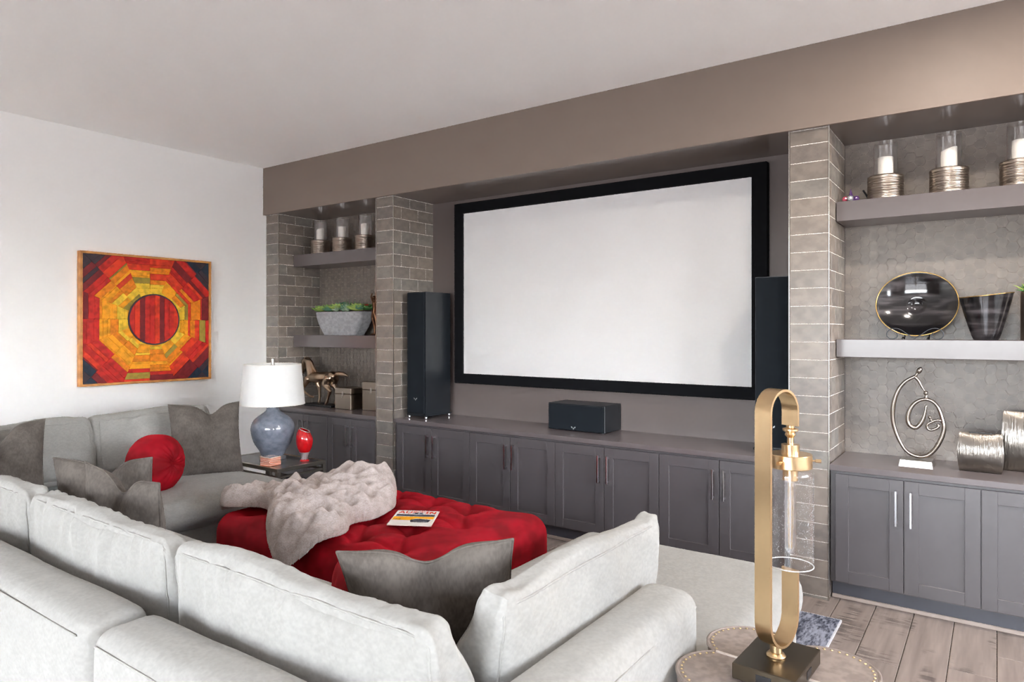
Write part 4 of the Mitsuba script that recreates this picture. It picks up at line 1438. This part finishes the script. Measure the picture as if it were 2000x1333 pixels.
# ================================================================ ring sculpture
def ring_sculpture():
    k = thing('ring_sculpture', 'polished silver sculpture of looping figures forming an oval ring on a flat base', 'sculpture')
    pbr('cast_silver', S(158, 149, 139), 0.18, 1.0)
    Y = 4.335
    sc = 1 / 6.056 / 331.0

    def Q(zx, zy, dy=0.0):
        return [-0.355 + (zx - 430) * sc * 1.02, Y + dy, ZT + 0.042 + (1085 - zy) * sc * 1.0]
    ring = spline([Q(412, 190), Q(330, 240), Q(255, 340), Q(210, 480), Q(195, 620), Q(215, 780), Q(265, 920), Q(340, 1030), Q(430, 1068), Q(520, 1050), Q(590, 975), Q(645, 860), Q(672, 740), Q(660, 650), Q(636, 560), Q(595, 480), Q(515, 437), Q(430, 465), Q(365, 550), Q(340, 650), Q(358, 730), Q(410, 755), Q(455, 712), Q(490, 630), Q(512, 500)], 170)
    t = np.linspace(0, 1, 170)
    r = 0.0085 + 0.003 * np.sin(t * 9) ** 2
    r[-14:] *= np.linspace(1, 0.55, 14)
    obj('large_ring', tube(ring, r, 12, up=[0, 1, 0]), 'cast_silver', k, smooth=True)
    obj('arm', tube(spline([Q(405, 195), Q(430, 220), Q(462, 285), Q(498, 350)], 20), np.linspace(0.009, 0.004, 20), 10, up=[0, 1, 0]), 'cast_silver', k, smooth=True)
    obj('small_ring', tube(spline([Q(664, 668), Q(620, 655), Q(560, 680), Q(518, 725), Q(535, 765), Q(590, 755), Q(625, 715), Q(612, 700)], 50), 0.007, 10, up=[0, 1, 0]), 'cast_silver', k, smooth=True)
    for (zx, zy, a, b, tilt) in ((448, 125, 0.013, 0.020, -0.5), (508, 368, 0.0105, 0.0125, 0.0), (543, 630, 0.0095, 0.0085, 0.0)):
        h = trimesh.creation.icosphere(3, 1.0)
        h.apply_scale([a, a, b])
        h.apply_transform(trimesh.transformations.rotation_matrix(-tilt, [0, 1, 0]))
        h.apply_translation(Q(zx, zy))
        obj('head', h, 'cast_silver', k, smooth=True)
    for p, q in (((412, 195), (430, 145)), ((512, 437), (509, 385)), ((560, 672), (548, 640))):
        obj('neck', tube([Q(*p), Q((p[0] + q[0]) / 2, (p[1] + q[1]) / 2), Q(*q)], [0.009, 0.006, 0.007], 10, up=[0, 1, 0]), 'cast_silver', k, smooth=True)
    x0, x1 = -0.437, -0.277
    v = [[x0, 4.255, 0], [x1, 4.255, 0], [x1, 4.405, 0], [x0, 4.405, 0], [x0 + 0.006, 4.262, 0.036], [x1 - 0.006, 4.262, 0.036], [x1 - 0.006, 4.398, 0.036], [x0 + 0.006, 4.398, 0.036]]
    b = trimesh.convex.convex_hull(np.array(v) + [0, 0, ZT + 0.0005])
    obj('base', b, 'cast_silver', k)


ring_sculpture()

# two hammered pillow-shaped silver vases
bump('hammered_silver', proc(lambda p, n, uv: fbm(p.x * 260, p.y * 60, p.z * 9, 2) + 0.8 * fbm(p.x * 30, p.y * 30, p.z * 30, 2), 4e-4), 0.0025,
     {'type': 'principled', 'base_color': rgb(S(138, 132, 125)), 'roughness': 0.3, 'metallic': 1.0})


def pillow_vase(x0, x1, yc, h, T0, label):
    k = thing('vase', label, 'vase', 'hammered silver vases')
    n = 28
    t = np.linspace(0, 1, n)
    lens = np.sin(np.pi * t) ** 0.75
    nx = 14
    rings = []
    for u in np.linspace(0, 1, nx):
        bow = 0.012 * (1 - 4 * (u - 0.5) ** 2)
        x = x0 + (x1 - x0) * u
        th = T0 / 2 * lens + 0.002 + bow * lens
        zz = ZT + 0.0008 + h * t
        sx = x + (-0.010 if u < 0.5 else 0.010) * lens * abs(2 * u - 1) ** 4
        front = np.c_[sx, yc - th, zz]
        back = np.c_[sx, yc + th, zz][::-1]
        rings.append(np.vstack([front, back]))
    m = 2 * n
    v = np.vstack(rings)
    f = []
    for i in range(nx - 1):
        for j in range(m):
            l = (j + 1) % m
            f += [[i * m + j, (i + 1) * m + j, (i + 1) * m + l], [i * m + j, (i + 1) * m + l, i * m + l]]
    for o, rev in ((0, False), ((nx - 1) * m, True)):
        for j in range(n - 1):
            q = [o + j, o + j + 1, o + m - 2 - j, o + m - 1 - j]
            for tri in ([q[0], q[1], q[2]], [q[0], q[2], q[3]]):
                f.append(tri[::-1] if rev else tri)
    mm = trimesh.Trimesh(v, f, process=False)
    if mm.volume < 0:
        mm.invert()
    obj('body', mm, 'hammered_silver', k, smooth=40)
    obj('mouth', box((x0 + x1) / 2 - 0.05, (x0 + x1) / 2 + 0.05, yc - 0.006, yc + 0.006, ZT + h - 0.001, ZT + h + 0.003, 0.001), 'black_plastic', k)


pillow_vase(-0.160, 0.020, 4.315, 0.205, 0.062, 'smaller hammered silver pillow-shaped vase on the countertop right of the ring sculpture')
pillow_vase(0.030, 0.270, 4.455, 0.315, 0.075, 'taller hammered silver pillow-shaped vase behind the smaller one at the photo edge')


# ================================================================ end table, lamp, vase, coasters
scene['table_glass'] = {'type': 'thindielectric', 'int_ior': 1.5}
pbr('dark_glass', S(40, 40, 40), 0.06, spec=0.8)
pbr('pewter', S(150, 144, 134), 0.3, 1.0)
TX0, TX1, TY0, TY1, TT = -4.93, -4.20, 3.012, 3.445, 0.5


def end_table():
    k = thing('end_table', 'glass-topped end table with a pewter metal frame carrying the blue-grey lamp', 'table')
    w = 0.026
    obj('glass_top', box(TX0 + w, TX1 - w, TY0 + w, TY1 - w, TT - 0.010, TT - 0.002, 0.001), 'dark_glass', k, label='dark glass top')
    for z0, z1 in ((TT - w, TT),):
        obj('rail', box(TX0, TX1, TY0, TY0 + w, z0, z1, 0.002), 'pewter', k)
        obj('rail', box(TX0, TX1, TY1 - w, TY1, z0, z1, 0.002), 'pewter', k)
        obj('rail', box(TX0, TX0 + w, TY0 + w, TY1 - w, z0, z1, 0.002), 'pewter', k)
        obj('rail', box(TX1 - w, TX1, TY0 + w, TY1 - w, z0, z1, 0.002), 'pewter', k)
    for x in (TX0, TX1 - w):
        for y in (TY0, TY1 - w):
            obj('leg', box(x, x + w, y, y + w, 0.0005, TT - w, 0.002), 'pewter', k)
            d = 0.05
            xi = x + d if x == TX0 else x - d + 0.008
            obj('inner_leg', box(xi, xi + 0.014, y + 0.006, y + 0.020, 0.12, TT - w - 0.03, 0.001), 'pewter', k)
    for y in (TY0 + 0.004, TY1 - 0.020):
        obj('rail', box(TX0 + w, TX1 - w, y, y + 0.016, TT - w - 0.046, TT - w - 0.030, 0.001), 'pewter', k)
    for x in (TX0 + 0.004, TX1 - 0.020):
        obj('rail', box(x, x + 0.016, TY0 + w, TY1 - w, TT - w - 0.046, TT - w - 0.030, 0.001), 'pewter', k)
    obj('shelf', box(TX0 + w, TX1 - w, TY0 + w, TY1 - w, 0.115, 0.123, 0.001), 'dark_glass', k)


end_table()
scene['lamp_ceramic'] = {'type': 'principled', 'base_color': mottled(S(92, 98, 108), S(112, 116, 126), 30, 7.7, 4), 'roughness': 0.12, 'specular': 0.6, 'clearcoat': 0.6, 'clearcoat_gloss': 0.9}
scene['shade_linen'] = {'type': 'principledthin', 'base_color': rgb(S(240, 240, 238)), 'roughness': 0.9, 'diff_trans': 0.5, 'spec_trans': 0.0}


def gourd_lamp():
    k = thing('table_lamp', 'table lamp with a glossy blue-grey jar body and white drum shade', 'lamp')
    c = (-4.57, 3.235)
    z = TT
    at = lambda zz: (c[0], c[1], z + zz)
    obj('base', box(c[0] - 0.07, c[0] + 0.07, c[1] - 0.07, c[1] + 0.07, z - 0.0015, z + 0.026, 0.002), 'chrome', k)
    prof = [(0, 0.027), (0.070, 0.027), (0.078, 0.031), (0.094, 0.060), (0.122, 0.105), (0.146, 0.155), (0.158, 0.20), (0.162, 0.235), (0.158, 0.268), (0.142, 0.302), (0.112, 0.332), (0.075, 0.358), (0.052, 0.378), (0.044, 0.398), (0.043, 0.412), (0, 0.412)]
    pp = spline([(r, 0, h) for r, h in prof[1:-1]], 60)[:, [0, 2]]
    obj('body', lathe([(0, 0.027)] + [tuple(q) for q in pp] + [(0, 0.412)], 64, at(0)), 'lamp_ceramic', k, smooth=40)
    obj('neck', lathe([(0, 0.412), (0.030, 0.412), (0.032, 0.418), (0.020, 0.428), (0.014, 0.445), (0.014, 0.50), (0, 0.50)], 28, at(0)), 'nickel', k, smooth=35)
    sh = lathe([(0.238, 0.428), (0.240, 0.428), (0.212, 0.735), (0.210, 0.735), (0.238, 0.428)], 72, at(0))
    obj('shade', sh, 'shade_linen', k, smooth=30, label='white drum shade')
    for zz, r in ((0.428, 0.239), (0.735, 0.211)):
        a = np.linspace(0, 2 * np.pi, 72, endpoint=False)
        obj('shade_rim', tube(np.c_[c[0] + r * np.cos(a), c[1] + r * np.sin(a), np.full(72, z + zz)], 0.0028, 6, closed=True), 'wax', k, smooth=True)
    for i in range(3):
        a = i * 2 * math.pi / 3 + 0.4
        obj('spider', tube([[c[0], c[1], z + 0.718], [c[0] + 0.1 * math.cos(a), c[1] + 0.1 * math.sin(a), z + 0.722], [c[0] + 0.209 * math.cos(a), c[1] + 0.209 * math.sin(a), z + 0.726]], 0.002, 5), 'nickel', k)
    obj('stem', lathe([(0, 0.50), (0.006, 0.50), (0.006, 0.725), (0, 0.725)], 12, at(0)), 'nickel', k)
    obj('finial', lathe([(0, 0.722), (0.016, 0.722), (0.016, 0.730), (0.013, 0.733), (0.0135, 0.775), (0.011, 0.778), (0, 0.778)], 24, at(0)), 'nickel', k, smooth=35)


gourd_lamp()


def red_vase():
    k = thing('glass_vase', 'small red glass vase with a slanted mouth and clear foot on the end table', 'vase')
    pbr('ruby', S(170, 0, 8), 0.05, spec=0.8, clearcoat=0.6)
    pbr('clear_solid', S(210, 200, 200), 0.05, spec=0.9, spec_trans=0.6)
    c = (-4.315, 3.335, TT + 0.0)
    n = 48
    a = np.linspace(0, 2 * np.pi, n, endpoint=False)
    dirx, diry = 0.82, 0.57          # the mouth slopes along the view's width
    prof = [(0.036, 0.066), (0.050, 0.095), (0.060, 0.13), (0.062, 0.165), (0.057, 0.195), (0.045, 0.222), (0.038, 0.234)]
    pp = spline([(r, 0, h) for r, h in prof], 20)[:, [0, 2]]
    rings = []
    for q, inner in ((pp, 0.0), (pp[:4:-1], 0.006)):
        for r, h in q:
            tt = np.clip((h - 0.13) / 0.104, 0, 1)
            sl = -0.42 * tt ** 1.2 * ((r - inner) * (np.cos(a) * dirx + np.sin(a) * diry))
            rings.append(np.c_[c[0] + (r - inner) * np.cos(a), c[1] + (r - inner) * np.sin(a), c[2] + h + sl])
    M = len(rings)
    v = np.vstack(rings + [[[c[0], c[1], c[2] + 0.062]], [[c[0], c[1], rings[-1][:, 2].mean()]]])
    f = []
    for i in range(M - 1):
        for j in range(n):
            l = (j + 1) % n
            f += [[i * n + j, i * n + l, (i + 1) * n + l], [i * n + j, (i + 1) * n + l, (i + 1) * n + j]]
    for j in range(n):
        l = (j + 1) % n
        f += [[M * n, l, j], [M * n + 1, (M - 1) * n + j, (M - 1) * n + l]]
    obj('body', trimesh.Trimesh(v, f, process=False), 'ruby', k, smooth=35, label='ruby red bowl of the vase')
    top = len(pp) - 1
    obj('mouth_rim', tube(rings[top], 0.004, 8, closed=True), 'clear_solid', k, smooth=True, label='clear glass rim')
    obj('foot', lathe([(0, 0.012), (0.026, 0.012), (0.024, 0.024), (0.034, 0.058), (0.0395, 0.068), (0, 0.062)], 40, c), 'clear_solid', k, smooth=35, label='clear glass foot')
    obj('foot_disc', lathe([(0, -0.001), (0.034, -0.001), (0.033, 0.006), (0.025, 0.013), (0, 0.013)], 40, c), 'ruby', k, smooth=35)


red_vase()
pbr('coaster_cream', S(236, 214, 196), 0.5)
pbr('coaster_edge', S(226, 128, 96), 0.5)
pbr('coaster_top', mottled(S(80, 80, 96), S(196, 190, 186), 90, 6.1, 2), 0.5)
for i in range(5):
    k = thing('coaster', ['bottom coaster of the pink and cream stack on the end table', 'second coaster from the bottom of the pink and cream stack', 'middle coaster of the pink and cream stack on the end table', 'fourth coaster from the bottom of the pink and cream stack', 'top coaster of the stack, with a grey patterned face, before the blue-grey lamp'][i], 'coaster', 'stack of coasters')
    cx, cy = -4.385, 3.085
    z = TT + 0.0005 + i * 0.0125
    M = trimesh.transformations.rotation_matrix(math.radians(4 * math.sin(i * 2.1) + 6), [0, 0, 1], [cx, cy, 0])
    for nm, a, b, mt in (('core', 0, 0.0055, 'coaster_edge'), ('face', 0.0055, 0.0120, 'coaster_cream')):
        m = box(cx - 0.052, cx + 0.052, cy - 0.052, cy + 0.052, z + a, z + b, 0.001)
        m.apply_transform(M)
        obj(nm, m, mt, k)
    if i == 4:
        m = box(cx - 0.044, cx + 0.044, cy - 0.044, cy + 0.044, z + 0.0118, z + 0.0124)
        m.apply_transform(M)
        obj('pattern', m, 'coaster_top', k)


# ================================================================ rug
def rug_color(p, n, uv):
    a = fbm(p.x * 20, p.y * 5, 1.0, 4)
    b = fbm(p.x * 120, p.y * 40, 2.0, 2)
    return mix(S(52, 54, 64), S(128, 130, 140), smoothstep(0.3, 0.75, 0.5 * a + 0.5 * b))


pbr('rug_pile', proc(rug_color), 0.95, spec=0.05, sheen=0.3)
pbr('rug_edge', S(170, 170, 172), 0.8)
k = thing('rug', 'charcoal grey streaked area rug under the ottoman and the chaise', 'rug')
rx0, rx1, ry0, ry1 = -3.9, -0.648, 1.95, 3.835
obj('pile', box(rx0 + 0.006, rx1 - 0.006, ry0 + 0.006, ry1 - 0.006, 0.0005, 0.013, 0.003), 'rug_pile', k)
obj('binding', cat(box(rx0, rx1, ry0, ry0 + 0.008, 0.0005, 0.011), box(rx0, rx1, ry1 - 0.008, ry1, 0.0005, 0.011), box(rx0, rx0 + 0.008, ry0, ry1, 0.0005, 0.011), box(rx1 - 0.008, rx1, ry0, ry1, 0.0005, 0.011)), 'rug_edge', k)


# ================================================================ magazine
def magazine():
    k = thing('magazine', 'car magazine with a white cover and red title lying on the red ottoman', 'magazine')
    W, Hh = 0.232, 0.272
    for nm, col, ro in (('paper', S(226, 222, 216), 0.4), ('ink_red', S(206, 56, 34), 0.4), ('ink_orange', S(228, 168, 96), 0.4), ('ink_yellow', S(232, 160, 24), 0.35), ('ink_grey', S(110, 112, 122), 0.35), ('ink_dark', S(44, 42, 48), 0.35), ('ink_silver', S(178, 178, 186), 0.35)):
        pbr(nm, col, ro)
    # lower left, lower right, upper right corner of the cover lie on the tufting
    ll, lr, ul = np.array([-2.575, 2.505, 0.494]), np.array([-2.385, 2.625, 0.490]), np.array([-2.735, 2.735, 0.496])
    a = lr - ll
    a /= np.linalg.norm(a)
    b = ul - ll

    def put(m):
        return place(m, ll, a, b)
    obj('pages', put(box(0, W, 0, Hh, -0.006, 0, 0.0008)), 'paper', k)

    def flat(x0, x1, y0, y1, mat, nm, z=0.0, pts=None):
        from shapely.geometry import Polygon
        g = Polygon(pts if pts is not None else [(x0, y0), (x1, y0), (x1, y1), (x0, y1)])
        m = trimesh.creation.extrude_polygon(g, 0.0003, engine='earcut')
        m.apply_translation([0, 0, z + 0.0001])
        return obj(nm, put(m), mat, k)
    flat(0.012, 0.220, 0.155, 0.196, 'ink_grey', 'cover_picture')
    flat(0.012, 0.220, 0.168, 0.186, 'ink_dark', 'cover_picture', 0.0002)
    flat(0, 0, 0, 0, 'ink_yellow', 'cover_picture', 0.0003, [(0.005, 0.085), (0.105, 0.085), (0.125, 0.118), (0.222, 0.112), (0.224, 0.156), (0.11, 0.150), (0.006, 0.146)])
    flat(0, 0, 0, 0, 'ink_dark', 'cover_picture', 0.0004, [(0.112, 0.050), (0.205, 0.054), (0.212, 0.098), (0.150, 0.110), (0.104, 0.092)])
    flat(0.122, 0.196, 0.066, 0.078, 'ink_grey', 'cover_picture', 0.0006)
    flat(0, 0, 0, 0, 'ink_silver', 'cover_picture', 0.0005, [(0.088, 0.192), (0.102, 0.226), (0.142, 0.236), (0.158, 0.200), (0.120, 0.180)])
    flat(0, 0, 0, 0, 'ink_dark', 'cover_picture', 0.0007, [(0.100, 0.200), (0.108, 0.222), (0.124, 0.222), (0.122, 0.200)])
    flat(0, 0, 0, 0, 'ink_dark', 'cover_picture', 0.0007, [(0.130, 0.202), (0.132, 0.218), (0.146, 0.220), (0.150, 0.204)])
    t = meshkit.text_mesh('AUSTIN', 0.042, 0.0003, True)
    t.apply_scale([0.205 / (t.bounds[1][0] - t.bounds[0][0]), 1, 1])
    t.apply_translation([0.013 - t.bounds[0][0], 0.212, 0.0003])
    obj('title', put(t), 'ink_red', k)
    t = meshkit.text_mesh('LIVE', 0.012, 0.0003, True)
    t.apply_translation([0.012, 0.094, 0.0006])
    obj('cover_line', put(t), 'ink_dark', k)


magazine()


# ================================================================ wooden mosaic on the white wall
def mosaic():
    k = thing('wall_art', 'square wooden mosaic of red, orange and yellow boards in octagon rings on the white wall', 'painting')
    y0, y1, z0, z1 = 2.392, 3.482, 1.055, 2.123
    cy, cz, hw, hh = (y0 + y1) / 2, (z0 + z1) / 2, (y1 - y0) / 2 - 0.018, (z1 - z0) / 2 - 0.018
    pbr('art_frame', mottled(S(150, 96, 44), S(186, 128, 66), 20, 2.0, 3), 0.5)
    fr = 0.018
    for nm, (a, b, c, d) in (('frame_bar', (y0, y1, z1 - fr, z1)), ('frame_bar', (y0, y1, z0, z0 + fr)), ('frame_bar', (y0, y0 + fr, z0 + fr, z1 - fr)), ('frame_bar', (y1 - fr, y1, z0 + fr, z1 - fr))):
        obj(nm, box(XL + 0.002, XL + 0.058, a, b, c, d, 0.001), 'art_frame', k)
    obj('backing', box(XL + 0.002, XL + 0.030, y0 + fr, y1 - fr, z0 + fr, z1 - fr), 'sofa_leg', k)
    cols = {'navy': (30, 44, 58), 'slate': (58, 44, 50), 'maroon': (116, 26, 30), 'red': (184, 34, 26), 'scarlet': (206, 52, 26), 'orange': (222, 122, 20), 'amber': (232, 150, 26), 'yellow': (236, 190, 52), 'olive': (150, 126, 48), 'brown': (126, 66, 34)}

    def wood(c0, seed):
        c0 = [v * 0.85 for v in S(*c0)]
        c1 = [v * 1.0 for v in c0]
        lo = [v * 0.62 for v in c0]

        def fn(p, n, uv):
            g = fbm(p.y * 34 + p.z * 9 + seed, p.z * 34 - p.y * 9, 1.0 + seed, 4)
            return mix(lo, c1, smoothstep(0.2, 0.7, g))
        return proc(fn)
    for i, (n_, c_) in enumerate(cols.items()):
        pbr('board_' + n_, wood(c_, i * 3.3), 0.55, spec=0.3)
    from shapely.geometry import Polygon, box as sbox
    frame = sbox(-hw, -hh, hw, hh)
    radii = [0.0, 0.13, 0.175, 0.215, 0.255, 0.30, 0.335, 0.375, 0.41, 0.445, 0.48, 0.52, 0.56, 0.60, 0.65, 0.80]
    pal = [['yellow'], ['yellow', 'amber'], ['yellow', 'amber', 'olive'], ['amber', 'yellow'], ['yellow', 'amber', 'orange'], ['amber', 'orange', 'olive'], ['orange', 'amber', 'scarlet'], ['orange', 'scarlet', 'amber'], ['scarlet', 'red', 'orange'], ['red', 'scarlet', 'olive', 'red'],
           ['red', 'scarlet', 'maroon'], ['maroon', 'red', 'scarlet'], ['maroon', 'red', 'slate'], ['slate', 'navy', 'maroon'], ['navy', 'slate']]
    r = random.Random(5)
    edge = {}
    for i in range(len(radii) - 1):
        a0, a1 = radii[i], radii[i + 1]
        for s in range(8):
            th = s * math.pi / 4
            nx, ny = math.cos(th), math.sin(th)
            tx, ty = -ny, nx
            t0, t1 = a0 * math.tan(math.pi / 8), a1 * math.tan(math.pi / 8)
            jog = r.uniform(-0.010, 0.010) if i else 0
            for half in (-1, 1):
                jg = jog + (r.uniform(-0.018, 0.018) if 0 < i < 13 else 0)
                b0, b1 = edge.get((s, half), 0.0), a1 + (jg if i < len(radii) - 2 else 0)
                edge[(s, half)] = b1
                q0, q1 = b0 * math.tan(math.pi / 8), b1 * math.tan(math.pi / 8)
                P = [(b0 * nx, b0 * ny), (b1 * nx, b1 * ny), (b1 * nx + half * q1 * tx, b1 * ny + half * q1 * ty), (b0 * nx + half * q0 * tx, b0 * ny + half * q0 * ty)]
                g = Polygon(P)
                g = (g if g.is_valid else g.buffer(0)).buffer(-0.0008).intersection(frame)
                if g.is_empty or g.area < 1e-4:
                    continue
                for gg in getattr(g, 'geoms', [g]):
                    if gg.area < 1e-4:
                        continue
                    m = trimesh.creation.extrude_polygon(gg, 0.012 + r.uniform(0, 0.004) + 0.0006 * (i % 2), engine='earcut')
                    M = np.array([[0, 0, 1, XL + 0.030], [1, 0, 0, cy], [0, 1, 0, cz], [0, 0, 0, 1.0]])
                    m.apply_transform(M)
                    obj('board', m, 'board_' + r.choice(pal[i]), k)
    # plain red medallion of upright slats in the middle
    from shapely.geometry import Point
    disc = Point(0.035, -0.0).buffer(0.205, 40)
    dark = disc.buffer(0.012)
    m = trimesh.creation.extrude_polygon(dark, 0.006, engine='earcut')
    M = np.array([[0, 0, 1, XL + 0.045], [1, 0, 0, cy], [0, 1, 0, cz], [0, 0, 0, 1.0]])
    m.apply_transform(M)
    obj('medallion_edge', m, 'board_slate', k)
    xs = np.linspace(0.035 - 0.205, 0.035 + 0.205, 11)
    for i in range(10):
        g = disc.intersection(sbox(xs[i] + 0.0008, -1, xs[i + 1] - 0.0008, 1))
        m = trimesh.creation.extrude_polygon(g, 0.010 + 0.002 * (i % 3), engine='earcut')
        m.apply_transform(M)
        obj('medallion_slat', m, 'board_' + ['red', 'scarlet', 'maroon', 'red'][i % 4], k)


mosaic()
